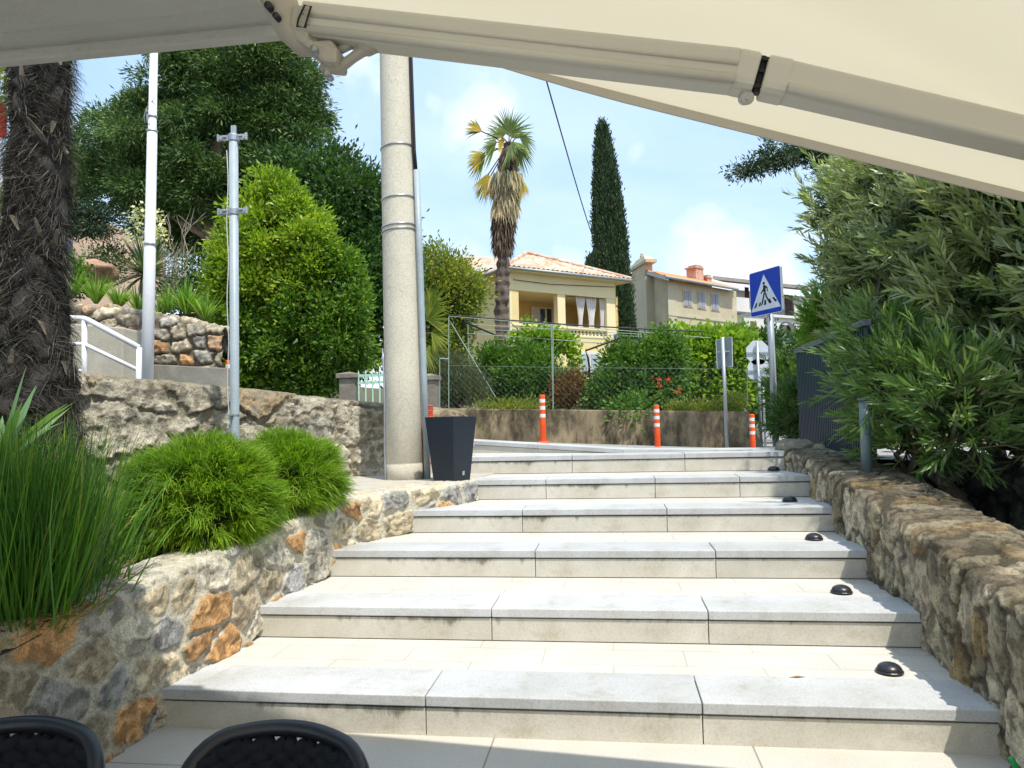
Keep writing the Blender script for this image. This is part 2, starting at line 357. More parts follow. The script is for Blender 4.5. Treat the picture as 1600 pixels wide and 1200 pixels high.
def stone_wall(name, path, prof, mat, parent=None, step=.012, cw=.25, ch=.17, depth=.03, mortar=(.4, .38, .33), pal=None, seed=1, joint=.14,
               orange=None, topm=None, rough=.012, rotv=0, lumps=.02, grime=None, facet=.016):
    """path: list of (x,y,zbottom,ztop,outward nx,ny); prof(zb,zt)-> list of (offset outward, z) points, wall face first then top"""
    P = np.array(path, float)
    seg = np.linalg.norm(np.diff(P[:, :2], axis=0), axis=1); S = np.concatenate([[0], np.cumsum(seg)])
    nu = max(3, int(S[-1]/step)); us = np.linspace(0, S[-1], nu)
    Q = np.stack([np.interp(us, S, P[:, k]) for k in range(6)], 1)
    ns = np.array([prof(q[2], q[3]) for q in (Q[0], Q[nu//2])])
    plen = np.linalg.norm(np.diff(ns[1], axis=0), axis=1).sum()
    nv = int(plen/step)
    V = np.zeros((nu, nv, 3)); NR = np.zeros((nu, nv, 3)); UV = np.zeros((nu, nv, 2)); TT = np.zeros((nu, nv)); 
    for i, q in enumerate(Q):
        pr = np.array(prof(q[2], q[3])); l = np.concatenate([[0], np.cumsum(np.linalg.norm(np.diff(pr, axis=0), axis=1))])
        vs = np.linspace(0, l[-1], nv)
        o = np.interp(vs, l, pr[:, 0]); z = np.interp(vs, l, pr[:, 1])
        nx, ny = q[4], q[5]; k = math.hypot(nx, ny); nx /= k; ny /= k
        V[i, :, 0] = q[0]+nx*o; V[i, :, 1] = q[1]+ny*o; V[i, :, 2] = z
        do = np.gradient(o); dz = np.gradient(z); ln = np.hypot(do, dz)+1e-9
        # normal of profile (rotate tangent)
        NR[i, :, 0] = nx*dz/ln; NR[i, :, 1] = ny*dz/ln; NR[i, :, 2] = -do/ln
        UV[i, :, 0] = us[i]; UV[i, :, 1] = z if False else vs+pr[0, 1]; TT[i] = np.clip(-do/ln, 0, 1)
    P3 = V.copy()
    wx = fbm(P3*5.5, seed, 3)*cw*.16+fbm(P3*28, seed+60, 2)*cw*.06; wy = fbm(P3*5.5+9, seed+20, 3)*ch*.16+fbm(P3*28+5, seed+70, 2)*ch*.08
    u = UV[..., 0]+wx; v = UV[..., 1]+wy
    if rotv: u, v = u*math.cos(rotv)+v*math.sin(rotv), -u*math.sin(rotv)+v*math.cos(rotv)
    ids, ed, bx, by = stones(u, v, cw, ch, seed)
    jn = joint*(.6+1.1*vnoise(P3*4+3, seed+31))
    m = sstep(jn*.72, jn*1.12, ed)
    i2, e2_, bx2, by2 = stones(u*1.0+3.7, v*1.0+1.3, cw*.43, ch*.55, seed+200)
    fac = facet*((i2[..., 0]-.5)*bx2*2+(i2[..., 1]-.5)*by2*2+(i2[..., 2]-.5)*.7)
    tm = TT*(topm if topm is not None else 0)
    m = m*(1-tm)
    hh = m*depth*(.35+.9*ids[..., 0])+m*depth*.9*((ids[..., 1]-.5)*bx+(ids[..., 2]-.5)*by*1.4)
    fr = fbm(P3*26, seed+40, 4); fr2 = fbm(P3*9, seed+50, 4)
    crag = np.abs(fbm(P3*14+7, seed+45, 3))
    hh = hh+m*(fr*rough*.4-crag*rough*.8+fac+rough*.35*fbm(P3*48, seed+95, 3))+(1-m)*fbm(P3*60, seed+44, 2)*.003+fr2*lumps
    V = V+NR*hh[..., None]
    pal = np.array(pal); ci = (ids[..., 3]*len(pal)).astype(int) % len(pal); base = pal[ci]
    base = base*(.8+.4*ids[..., 1:2])
    tint = fbm(P3*11+4, seed+80, 4)[..., None]
    base = base*(1+.38*tint)*(1+.10*(i2[..., 3:4]-.5))
    if orange is not None:
        oc, amt = orange
        w_ = (sstep(1-amt, 1-amt*.8, ids[..., 0])*sstep(-.45, -.15, fbm(P3*8+11, seed+90, 3)))[..., None]
        base = base*(1-w_)+np.array(oc)*(0.8+.5*ids[..., 2:3])*w_
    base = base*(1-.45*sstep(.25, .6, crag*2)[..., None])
    mc = np.array(mortar)*(1+.18*fbm(P3*30, seed+33, 3)[..., None])
    col = mc*(1-m[..., None])+base*m[..., None]
    if grime is not None:
        g = sstep(-.05, .35, fbm(P3*3.3+8, seed+91, 4)+.5*(TT-.3))[..., None]
        col = col*(1-g)+col*np.array(grime)*g
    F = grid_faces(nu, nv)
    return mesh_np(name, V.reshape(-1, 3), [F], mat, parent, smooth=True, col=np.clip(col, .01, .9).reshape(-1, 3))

# ------------------------------------------------------------------ ground
def zroad(x, y):
    x = np.clip(x, -8, 3); a = .93-.05*x-.022*(np.minimum(y, 14)-6.5)
    t = sstep(14, 60, y); return a*(1-t)+.93*t
def zground(x, y):
    z = zroad(x, y)-.07
    up = sstep(-.548, -.575, x/np.maximum(y, 1))*sstep(8.9, 9.15, y)*(2.78-z); z = z+up
    hill = np.maximum(0, (-x-6))*.10*sstep(9, 30, y); z = z+hill
    gd = sstep(14.05, 14.3, y)*np.where((x < .186*y-.1), 1, 0)*sstep(-6.5, -5.0, x)*.55+sstep(14.3, 60, y)*np.where((x < .186*y-.1) | (x > .3*y), 1, 0)*2.2
    z = z+gd
    low = (y < 6.7) | ((y < 9.0) & (x > 1.5) & (x < 4.6) & (y < 8.9) & (x > 2.1))
    return np.where(y < np.where((x > -2.6) & (x < .3), 7.72-.4*(x+1.75)+.12, 6.9), -.5, z)
xs = np.unique(np.concatenate([np.linspace(-400, -30, 16), np.linspace(-30, -10, 15), np.arange(-10, 12, .3), np.linspace(12, 60, 20), np.linspace(60, 400, 14)]))
ys = np.unique(np.concatenate([np.linspace(-60, 5, 8), np.arange(6, 16, .25), np.linspace(16, 60, 40), np.linspace(62, 150, 14), np.linspace(160, 600, 10)]))
Xg, Yg = np.meshgrid(xs, ys, indexing='ij'); Zg = zground(Xg, Yg)
Zg = Zg+fbm(np.stack([Xg*.4, Yg*.4, Xg*0], -1), 3, 3)*np.where(Yg > 14.5, .12, 0)
m_soil = pmat('earth', (.05, .065, .02), (.10, .085, .05), 2.5, .95, .6, c3=(.06, .09, .025), bdist=.03)
tag(mesh_np('ground', np.stack([Xg, Yg, Zg], -1).reshape(-1, 3), [grid_faces(len(xs), len(ys))], m_soil, smooth=True), kind='structure')

m_asph = pmat('road_asphalt', (.34, .33, .31), (.27, .265, .255), 3, .9, .35, fine=.25)
xs = np.unique(np.round(np.concatenate([np.arange(-9, 34.1, .5), np.arange(-2, 1, .05)]), 3)); ys = np.concatenate([np.arange(7.0, 8, .05), np.arange(8.0, 14.01, .25), np.linspace(14.6, 95, 70)])
Xg, Yg = np.meshgrid(xs, ys, indexing='ij'); ok = ~((Yg < 7.72-.4*(Xg+1.75)+.06) & (Xg > -2.1) & (Xg < .3)) & ~((Yg > 14.0) & ((Xg < .18*Yg-.3) | (Xg > .3*Yg+1)))
G = grid_faces(len(xs), len(ys)); okf = ok.ravel()[G].all(1); G = G[okf]
tag(mesh_np('road', np.stack([Xg, Yg, zroad(Xg, Yg)], -1).reshape(-1, 3), [G], m_asph, smooth=True), kind='structure')

# ------------------------------------------------------------------ stairs
def tilemat(name, c1, c2, mortar, bw, bh, off=.5, rot=0, speck=.12, rough=.6, dirt=0, msz=.004):
    m, t, o = new_mat(name)
    co = N(t, 'ShaderNodeTexCoord').outputs['Object']
    mp = N(t, 'ShaderNodeMapping', {'Vector': co, 'Rotation': (0, 0, rot)}).outputs[0]
    br = N(t, 'ShaderNodeTexBrick', {'Vector': mp, 'Color1': c4(c1), 'Color2': c4(c2), 'Mortar': c4(mortar), 'Scale': 1.0, 'Mortar Size': msz, 'Mortar Smooth': .3, 'Brick Width': bw, 'Row Height': bh, 'Bias': 0.0})
    br.offset = off; br.squash = 1
    n = N(t, 'ShaderNodeTexNoise', {'Vector': co, 'Scale': 2.2, 'Detail': 6.0, 'Roughness': .6})
    fr = rampn(t, n.outputs['Fac'], [(.3, (.88, .87, .84)), (.7, (1.05, 1.05, 1.05))])
    col = N(t, 'ShaderNodeMix', {0: 1.0, 6: br.outputs[0], 7: fr.outputs[0]}, data_type='RGBA', blend_type='MULTIPLY').outputs[2]
    n2 = N(t, 'ShaderNodeTexNoise', {'Vector': co, 'Scale': 160.0, 'Detail': 3.0, 'Roughness': .7})
    f2 = rampn(t, n2.outputs['Fac'], [(.32, (1-speck*2,)*3), (.52, (1, 1, 1)), (.7, (1+speck*.4,)*3)])
    col = N(t, 'ShaderNodeMix', {0: 1.0, 6: col, 7: f2.outputs[0]}, data_type='RGBA', blend_type='MULTIPLY').outputs[2]
    b = N(t, 'ShaderNodeBsdfPrincipled', {'Base Color': col, 'Roughness': rough, 'Specular IOR Level': .35})
    mm = N(t, 'ShaderNodeMath', {0: n2.outputs['Fac'], 1: br.outputs['Fac']}, operation='SUBTRACT')
    bp = N(t, 'ShaderNodeBump', {'Strength': .25, 'Distance': .004, 'Height': mm.outputs[0]})
    t.links.new(bp.outputs[0], b.inputs['Normal']); t.links.new(b.outputs[0], o.inputs[0]); return m
def slabmat(name, c, speck, dirt):
    """speckled granite; dirt: dark grime hanging in streaks from the top edge (risers)"""
    m, t, o = new_mat(name)
    tcn = N(t, 'ShaderNodeTexCoord'); co = tcn.outputs['Object']
    n2 = N(t, 'ShaderNodeTexNoise', {'Vector': co, 'Scale': 110.0, 'Detail': 4.0, 'Roughness': .75})
    f2 = rampn(t, n2.outputs['Fac'], [(.30, tuple(x*(1-speck*2) for x in c)), (.5, c), (.7, tuple(min(.85, x*(1+speck*.5)) for x in c))]).outputs[0]
    n = N(t, 'ShaderNodeTexNoise', {'Vector': co, 'Scale': 2.6, 'Detail': 7.0, 'Roughness': .6})
    fr = rampn(t, n.outputs['Fac'], [(.3, (.80, .78, .73)), (.65, (1.04, 1.04, 1.04))]).outputs[0]
    col = N(t, 'ShaderNodeMix', {0: 1.0, 6: f2, 7: fr}, data_type='RGBA', blend_type='MULTIPLY').outputs[2]
    if dirt:
        sp = N(t, 'ShaderNodeSeparateXYZ', {0: tcn.outputs['Generated']})
        mp = N(t, 'ShaderNodeMapping', {'Vector': co, 'Scale': (18, 1, 5)}).outputs[0]
        ns = N(t, 'ShaderNodeTexNoise', {'Vector': mp, 'Scale': 1.0, 'Detail': 6.0, 'Roughness': .7})
        nl = N(t, 'ShaderNodeTexNoise', {'Vector': co, 'Scale': 1.6, 'Detail': 2.0})
        a = N(t, 'ShaderNodeMath', {0: sp.outputs[2], 1: .55}, operation='MULTIPLY')
        a = N(t, 'ShaderNodeMath', {0: a.outputs[0], 1: ns.outputs['Fac']}, operation='ADD')
        b_ = N(t, 'ShaderNodeMath', {0: a.outputs[0], 1: nl.outputs['Fac']}, operation='ADD')
        g = rampn(t, b_.outputs[0], [(0, (0, 0, 0)), (1, (1, 1, 1))])
        mr = N(t, 'ShaderNodeMapRange', {0: b_.outputs[0], 1: 1.56, 2: 1.74, 3: 0.0, 4: .75})
        col = N(t, 'ShaderNodeMix', {0: mr.outputs[0], 6: col, 7: (.10, .095, .075, 1)}, data_type='RGBA').outputs[2]
    oi = N(t, 'ShaderNodeObjectInfo').outputs['Random']
    rv = rampn(t, oi, [(0, (.90, .90, .885)), (1, (1.04, 1.035, 1.02))])
    col = N(t, 'ShaderNodeMix', {0: 1.0, 6: col, 7: rv.outputs[0]}, data_type='RGBA', blend_type='MULTIPLY').outputs[2]
    nw = N(t, 'ShaderNodeTexNoise', {'Vector': co, 'Scale': 7.0, 'Detail': 9.0, 'Roughness': .7})
    rw_ = rampn(t, nw.outputs['Fac'], [(.34, (.80, .77, .70)), (.47, (1, 1, 1))])
    col = N(t, 'ShaderNodeMix', {0: .8, 6: col, 7: rw_.outputs[0]}, data_type='RGBA', blend_type='MULTIPLY').outputs[2]
    b = N(t, 'ShaderNodeBsdfPrincipled', {'Base Color': col, 'Roughness': .65, 'Specular IOR Level': .35})
    bp = N(t, 'ShaderNodeBump', {'Strength': .3, 'Distance': .003, 'Height': n2.outputs['Fac']})
    t.links.new(bp.outputs[0], b.inputs['Normal']); t.links.new(b.outputs[0], o.inputs[0]); return m
m_tile = tilemat('limestone_paving', (.565, .55, .51), (.54, .525, .485), (.46, .43, .36), .62, .21)
m_tilel = tilemat('terrace_paving', (.54, .52, .47), (.51, .49, .445), (.27, .25, .2), .95, .42)
m_slab = slabmat('granite_nosing', (.50, .515, .535), .13, False)
m_riser = slabmat('granite_riser', (.56, .54, .485), .10, True)
m_riser2 = slabmat('granite_riser_clean', (.56, .54, .485), .10, False)
m_joint = pmat('joint_grime', (.10, .095, .08), (.16, .15, .12), 30, .95, 0)

# lower terrace: upper part of the floor, then one low step down to the cafe floor
b = MB(); b.box((-.2, 2.62, -.06), (5.4, .56, .12)); b.box((-.2, 3.2, -.1), (4.6, .7, .1))
tag(b.build('terrace_floor', m_tilel), kind='structure')
b = MB(); b.box((0, -3.0, -.2), (12, 10.66, .1)); tag(b.build('cafe_floor', m_tilel), kind='structure')

YN = [2.84+.74*i for i in range(6)]
LX = [-1.82, -1.77, -1.74, -1.45, -1.10, -1.70]
RX = [1.29, 1.33, 1.37, 1.41, 1.47, 1.45]
JO = [[(-.74), .30], [-.60, .42], [-.46, .56], [-.62, .35], [-.52, .32, .95], [-.35, .62]]
stair = thing('stone_stairway', (-.2, 2.84, 0), 'wide pale stone stairway with grey granite nosings climbing between rubble walls', 'stairs')
for i in range(6):
    yb, zt = YN[i], .15*(i+1); x0, x1 = LX[i]-.06, RX[i]+.06
    st = thing('step', (x0, yb, zt-.15), None, None); st.parent = stair; st.location = [float(q) for q in (ORG[st.name]-ORG[stair.name])]
    yb1 = YN[i+1] if i < 5 else 7.75
    ly = x0; 
    b = MB(); b.box(((x0+x1)/2, (yb+.25+yb1+.1)/2, zt-.045), (x1-x0+.5, yb1-yb-.15, .08))
    b.build('tread', m_tile, st)
    b = MB(); b.box(((x0+x1)/2, yb+.045, zt-.085), (x1-x0, .05, .15)); b.box(((x0+x1)/2, yb+.16, zt-.024), (x1-x0, .24, .036))
    b.build('joint_backing', m_joint, st)
    js = [x0]+[j for j in JO[i]]+[x1]
    for a, c in zip(js[:-1], js[1:]):
        dz = random.uniform(-.0012, .0012); dy_ = random.uniform(-.002, .002)
        b = MB(); b.box(((a+c)/2, yb+.145+dy_, zt-.021+.003+dz), (c-a-.0045, .31, .042)); b.build('nosing_slab', m_slab, st, bevel=.004)
        b = MB(); b.box(((a+c)/2+.0, yb+.0115+dy_, zt-.047-.052), (c-a-.004, .025, .104)); b.build('riser_slab', m_riser, st, bevel=.0015)
# wedge shaped seventh step along the street
def strip(b, p, q, wd, th, dz=0):
    p, q = np.array(p, float), np.array(q, float); d = (q-p)[:2]; d = d/np.linalg.norm(d); n = np.array([-d[1], d[0], 0]); dn = np.array([0, 0, -th])
    b.hexa([p+dn, q+dn, q+n*wd+dn, p+n*wd+dn], [p, q, q+n*wd, p+n*wd])
st = thing('step', (-1.45, 7.6, .9), None, None); st.parent = stair; st.location = [float(q) for q in (ORG[st.name]-ORG[stair.name])]
Pk, Qk, Rk = np.array([-1.75, 7.72, 1.045]), np.array([.10, 6.98, .932]), np.array([1.52, 6.84, .905])
mid = Pk*.45+Qk*.55
for a, c in ((Pk, mid), (mid, Qk)):
    e = (c-a)/np.linalg.norm(c-a)*.002
    b = MB(); strip(b, a+e, c-e, .3, .042); b.build('nosing_slab', m_slab, st, bevel=.004)
    b = MB(); off = np.array([.006, .012, -.046]); strip(b, a+e+off, c-e+off, .03, .13); b.build('riser_slab', m_riser2, st, bevel=.0015)
e = (Rk-Qk)/np.linalg.norm(Rk-Qk)*.002
b = MB(); strip(b, Qk+e, Rk-e, .3, .05); b.build('nosing_slab', m_slab, st, bevel=.004)
q_ = PZ(1246, 1059, .153); tag(MB().add([q_+[-.035, 0, 0], q_+[0, -.006, .005], q_+[.035, .006, .003], q_+[0, .008, .006]], [(0, 1, 2, 3)]).build('dry_leaf', pmat('dry_leaf_brown', (.25, .15, .08), None, 9, .9, 0), origin=q_), 'small brown dry leaf lying on the lowest step', 'leaf')
# black dome lights on the treads
m_dome = pmat('black_plastic', (.012, .013, .017), (.02, .021, .026), 20, .35, .05, spec=.5)
for i, (px, py) in enumerate([(1390, 1049), (1315, 925), (1272, 842), (1234, 783), (1209, 735)]):
    c = PZ(px, py, .15*(i+1)+.001)
    t = thing('step_light', c, ['black dome light on the lowest step beside the right wall', 'black dome light on the second step from the bottom', 'black dome light on the third step from the bottom',
              'black dome light on the fourth step from the bottom', 'smallest black dome light on the highest lit step'][i], 'light', 'dome lights along the right side of the steps')
    MB().lathe([(.053, 0), (.053, .004), (.050, .007)], c, 28).build('base_ring', m_dome, t, smooth=False)
    MB().lathe([(.048*math.cos(a), .007+.030*math.sin(a)) for a in np.linspace(0, math.pi/2*.98, 9)], c, 28).build('dome', m_dome, t, smooth=True)

# ------------------------------------------------------------------ stone walls
m_st = attrmat('rubble_stone_warm', bump=.55)
m_st2 = attrmat('rubble_stone_grey', bump=.7, fine=.4, scale=22)
WARM = [(.64, .56, .41), (.50, .49, .46), (.68, .58, .40), (.58, .55, .47), (.44, .44, .44), (.70, .65, .53), (.62, .52, .37)]
def prof_round(wd, r=.03, inner=.12):
    def f(zb, zt):
        return [(0, zb), (0, (zb+zt)/2), (0, zt-r), (-r*.3, zt-r*.3), (-r, zt), (-wd/2, zt+.004), (-wd+r, zt), (-wd+r*.3, zt-r*.3), (-wd, zt-r), (-wd, zt-inner)]
    return f
def offs(pts):   # adds outward normals (to the right of the walking direction)
    p = np.array([q[:2] for q in pts], float); out = []
    for i, q in enumerate(pts):
        d = p[min(i+1, len(p)-1)]-p[max(i-1, 0)]; d /= np.linalg.norm(d); out.append((*q, d[1], -d[0]))
    return out
ledge = offs([(-1.93, .9, -.2, .60), (-1.90, 1.6, -.2, .60), (-1.865, 2.3, -.2, .60), (-1.83, 2.84, -.02, .60), (-1.79, 3.3, .1, .63), (-1.76, 3.8, .25, .665), (-1.72, 4.2, .3, .70), (-1.62, 4.62, .4, .735), (-1.50, 4.9, .42, .75), (-1.30, 5.17, .5, .755), (-1.16, 5.42, .55, .755), (-1.08, 5.65, .6, .755), (-1.06, 5.86, .6, .755), (-1.12, 6.0, .6, .755)])
lw = thing('planter_wall', (-1.8, 2.84, 0), 'low planter wall of orange and grey rubble stones left of the steps', 'wall')
stone_wall('stone_facing', ledge, prof_round(.30, .03, .15), m_st, lw, step=.0072, cw=.25, ch=.155, depth=.016, mortar=(.62, .58, .47), pal=WARM, seed=11, joint=.12,
           orange=((.66, .38, .17), .22), topm=.7, rough=.012, lumps=.005, facet=.013)
m_cem = pmat('cement_render', (.50, .46, .38), (.42, .39, .32), 5, .9, .5, fine=.2, bdist=.02)
b = MB(); b.prism([(-1.55, 4.95), (-1.33, 5.2), (-1.2, 5.45), (-1.13, 5.66), (-1.10, 5.9), (-1.05, 6.6), (-1.2, 6.9), (-2.4, 6.75), (-2.6, 5.9), (-2.2, 5.15)], .55, .757)
b.build('ledge_top', m_cem, lw, bevel=.01)
# right wall
rw = thing('right_boundary_wall', (1.36, 4, 0), 'weathered brown rubble wall running up the right side of the steps', 'wall')
rpath = [(1.27, .6, -.3, .36), (1.285, 1.8, -.3, .47), (1.30, 2.71, -.05, .56), (1.32, 2.94, -.05, .585), (1.34, 3.3, .0, .63), (1.36, 3.7, .1, .675), (1.375, 4.22, .2, .735), (1.41, 4.9, .3, .80), (1.46, 5.6, .45, .855), (1.47, 6.1, .5, .885), (1.46, 6.6, .6, .91)]
rp = [(*q, -1.0, 0.0) for q in rpath]
stone_wall('stone_facing', rp, prof_round(.44, .035, .6), m_st2, rw, step=.0078, cw=.15, ch=.27, depth=.019, mortar=(.17, .145, .10),
           pal=[(.58, .49, .32), (.62, .54, .37), (.46, .40, .28), (.68, .60, .44), (.54, .46, .33)], seed=23, joint=.11, topm=.35, rough=.016, lumps=.005, facet=.016, orange=((.50, .36, .18), .15), grime=(.50, .49, .47))
c = (1.66, 6.95, .90)
b = MB(); 
for k, (x, y, sx, sy) in enumerate([(1.62, 6.85, .34, .3), (1.9, 7.0, .4, .34), (1.68, 7.2, .35, .35)]):
    pass
# boulder at the head of the right wall
def rock(name, c, size, mat, parent=None, seed=0, n=20, col=(.3, .27, .2)):
    th = np.linspace(0, math.pi, n); ph = np.linspace(0, 2*math.pi, 2*n)
    T, P = np.meshgrid(th, ph, indexing='ij'); d = np.stack([np.sin(T)*np.cos(P), np.sin(T)*np.sin(P), np.cos(T)], -1)
    d2 = np.sign(d)*np.abs(d)**.7
    q = d*(1+.28*fbm(d*1.6+seed*3.1, seed, 3)[..., None]+.07*fbm(d*6+seed, seed+4, 3)[..., None])
    V = d2*.4*np.array(size)/.8*1.0+0
    V = q*np.array(size)/2+np.array(c)
    cc = np.array(col)*(1+.3*fbm(d*4+seed, seed+9, 3)[..., None])
    return mesh_np(name, V.reshape(-1, 3), [grid_faces(n, 2*n)], mat, parent, smooth=False, col=cc.reshape(-1, 3), origin=(c if parent is None else None))
for k, (c, s, lb) in enumerate([((1.60, 6.78, .91), (.34, .3, .2), 'weathered boulder capping the top end of the right wall beside the street'), ((1.83, 6.72, .88), (.3, .32, .18), 'flat grey boulder under the blue grey fence at the wall top')]):
    tag(rock('boulder', c, s, m_st2, None, seed=40+k), lb, 'boulder', 'boulders at the top of the right wall')

# grey retaining wall behind the planter
bw = thing('grey_garden_wall', (-2.9, 5.5, .6), 'tall wall of large rough grey stones behind the planter', 'wall')
bpath = offs([(-6.4, 2.2, .3, 1.80), (-5.0, 3.4, .3, 1.70), (-3.7, 4.62, .4, 1.62), (-2.95, 5.5, .5, 1.53), (-2.35, 6.25, .6, 1.44), (-2.05, 6.55, .6, 1.40), (-1.75, 6.80, .6, 1.38), (-1.45, 7.0, .6, 1.33), (-1.33, 7.08, .6, 1.25)])
stone_wall('stone_facing', bpath, prof_round(.30, .06, .35), m_st2, bw, step=.0110, cw=.50, ch=.33, depth=.028, mortar=(.36, .32, .24), pal=[(.52, .48, .38), (.58, .53, .42), (.48, .45, .37), (.62, .57, .45)],
           seed=37, joint=.07, topm=.8, rough=.018, lumps=.008, facet=.030, orange=((.50, .40, .26), .15), grime=(.70, .68, .64))
# dry stone terrace wall further left
tw = thing('terrace_retaining_wall', (-6, 8.8, 1.4), 'rough terrace wall of tan and orange stones below the irises', 'wall')
tp = []
for px, zt_py in ((20, 462), (75, 472), (150, 482), (230, 490), (300, 503), (350, 516)):
    q = PY(px, zt_py, 8.8); tp.append((q[0], 8.8, 1.0, q[2]))
tp = [(*q, 0.0, -1.0) for q in tp]
stone_wall('stone_facing', tp, prof_round(.35, .05, .3), m_st, tw, step=.02, cw=.30, ch=.17, depth=.055, mortar=(.17, .145, .10), pal=[(.56, .48, .35), (.48, .43, .34), (.60, .51, .36), (.46, .43, .37)], seed=51, joint=.16,
           orange=((.60, .34, .16), .14), topm=0, rough=.03, lumps=.02)
q0 = PY(192, 567, 8.6); q1 = PY(352, 575, 8.6)
b = MB(); b.plate([(q0[0], 8.6, 1.0), (q1[0], 8.6, 1.0), (q1[0], 8.6, q1[2]), (q0[0], 8.6, q0[2])], (0, .3, 0)); b.build('concrete_footing', pmat('old_concrete', (.30, .285, .24), (.22, .21, .18), 3, .9, .4, c3=(.34, .32, .27), fine=.15), tw, bevel=.01)
m_block = pmat('concrete_block', (.46, .43, .34), (.38, .35, .28), 2.2, .9, .35, c3=(.5, .47, .39), fine=.12)
q0 = PY(20, 498, 7.9); q1 = PY(192, 512, 7.9)
b = MB(); b.plate([(q0[0], 7.9, 1.1), (q1[0], 7.9, 1.1), (q1[0], 7.9, q1[2]), (q0[0], 7.9, q0[2])], (0, .5, 0))
tag(b.build('concrete_parapet', m_block, origin=(q1[0], 7.9, 1.1), bevel=.015), 'plain beige concrete parapet block behind the white handrail', 'parapet')
# low stained wall across the street
def streakmat(name):
    m, t, o = new_mat(name); co = N(t, 'ShaderNodeTexCoord').outputs['Object']
    mp = N(t, 'ShaderNodeMapping', {'Vector': co, 'Scale': (1.6, 1.6, .75)}).outputs[0]
    n1 = N(t, 'ShaderNodeTexNoise', {'Vector': mp, 'Scale': 1.6, 'Detail': 10.0, 'Roughness': .72})
    n2 = N(t, 'ShaderNodeTexNoise', {'Vector': co, 'Scale': 1.1, 'Detail': 5.0, 'Roughness': .6})
    c1 = rampn(t, n1.outputs['Fac'], [(.36, (.05, .045, .035)), (.46, (.13, .115, .085)), (.54, (.26, .225, .16)), (.68, (.40, .36, .27))]).outputs[0]
    c2 = rampn(t, n2.outputs['Fac'], [(.35, (.55, .5, .45)), (.62, (1.15, 1.05, .9))]).outputs[0]
    col = N(t, 'ShaderNodeMix', {0: 1.0, 6: c1, 7: c2}, data_type='RGBA', blend_type='MULTIPLY').outputs[2]
    b = N(t, 'ShaderNodeBsdfPrincipled', {'Base Color': col, 'Roughness': .95, 'Specular IOR Level': .2})
    bp = N(t, 'ShaderNodeBump', {'Strength': .6, 'Distance': .03, 'Height': n1.outputs['Fac']})
    t.links.new(bp.outputs[0], b.inputs['Normal']); t.links.new(b.outputs[0], o.inputs[0]); return m
q0 = PY(690, 638, 14.0); q1 = PY(1172, 643, 14.0)
b = MB(); b.plate([(q0[0], 14, .3), (q1[0], 14, .2), (q1[0], 14, q1[2]), (q0[0], 14, q0[2])], (0, .3, 0))
tag(b.build('stained_concrete_wall', streakmat('stained_concrete'), origin=(q1[0], 14, .3), bevel=.02), 'low brown concrete wall with dark stains across the street', 'wall')
ZW = (q0, q1)
# dark stone bed wall at the far right
dw = thing('bed_back_wall', (2.7, 4, .1), 'dark shaded stone wall under the leafy hedge', 'wall')
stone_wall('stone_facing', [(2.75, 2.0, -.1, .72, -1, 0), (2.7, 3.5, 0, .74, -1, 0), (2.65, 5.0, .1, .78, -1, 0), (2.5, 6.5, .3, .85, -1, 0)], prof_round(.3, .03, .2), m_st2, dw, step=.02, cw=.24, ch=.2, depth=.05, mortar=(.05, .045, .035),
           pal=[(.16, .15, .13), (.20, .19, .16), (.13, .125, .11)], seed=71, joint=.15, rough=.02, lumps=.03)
m_bed = pmat('dark_soil', (.035, .028, .018), (.07, .055, .035), 8, .95, .9, c3=(.05, .045, .02), bdist=.04)
b = MB(); b.prism([(1.6, .5), (2.9, .5), (2.9, 8.9), (1.6, 8.9)], -.3, .32); tag(b.build('hedge_bed_soil', m_bed), kind='structure')
b = MB(); b.prism([(1.66, 6.6), (2.1, 6.6), (2.1, 9.0), (1.66, 9.0)], .3, .80); tag(b.build('verge_soil', m_bed), kind='structure')
# soil in the left planter
xs = np.linspace(-5.6, -1.85, 40); ys = np.linspace(.8, 6.6, 50); Xg, Yg = np.meshgrid(xs, ys, indexing='ij')
zs = .52+.04*(Yg-2)+.03*np.clip(-Xg-1.9, 0, 4)+.03*fbm(np.stack([Xg*3, Yg*3, Xg*0], -1), 8, 3)
okm = (Yg < 5.2+(-Xg-1.85)*.6)
tag(mesh_np('planter_soil', np.stack([Xg, Yg, zs], -1).reshape(-1, 3), [grid_faces(40, 50)], m_bed, smooth=True), kind='structure')

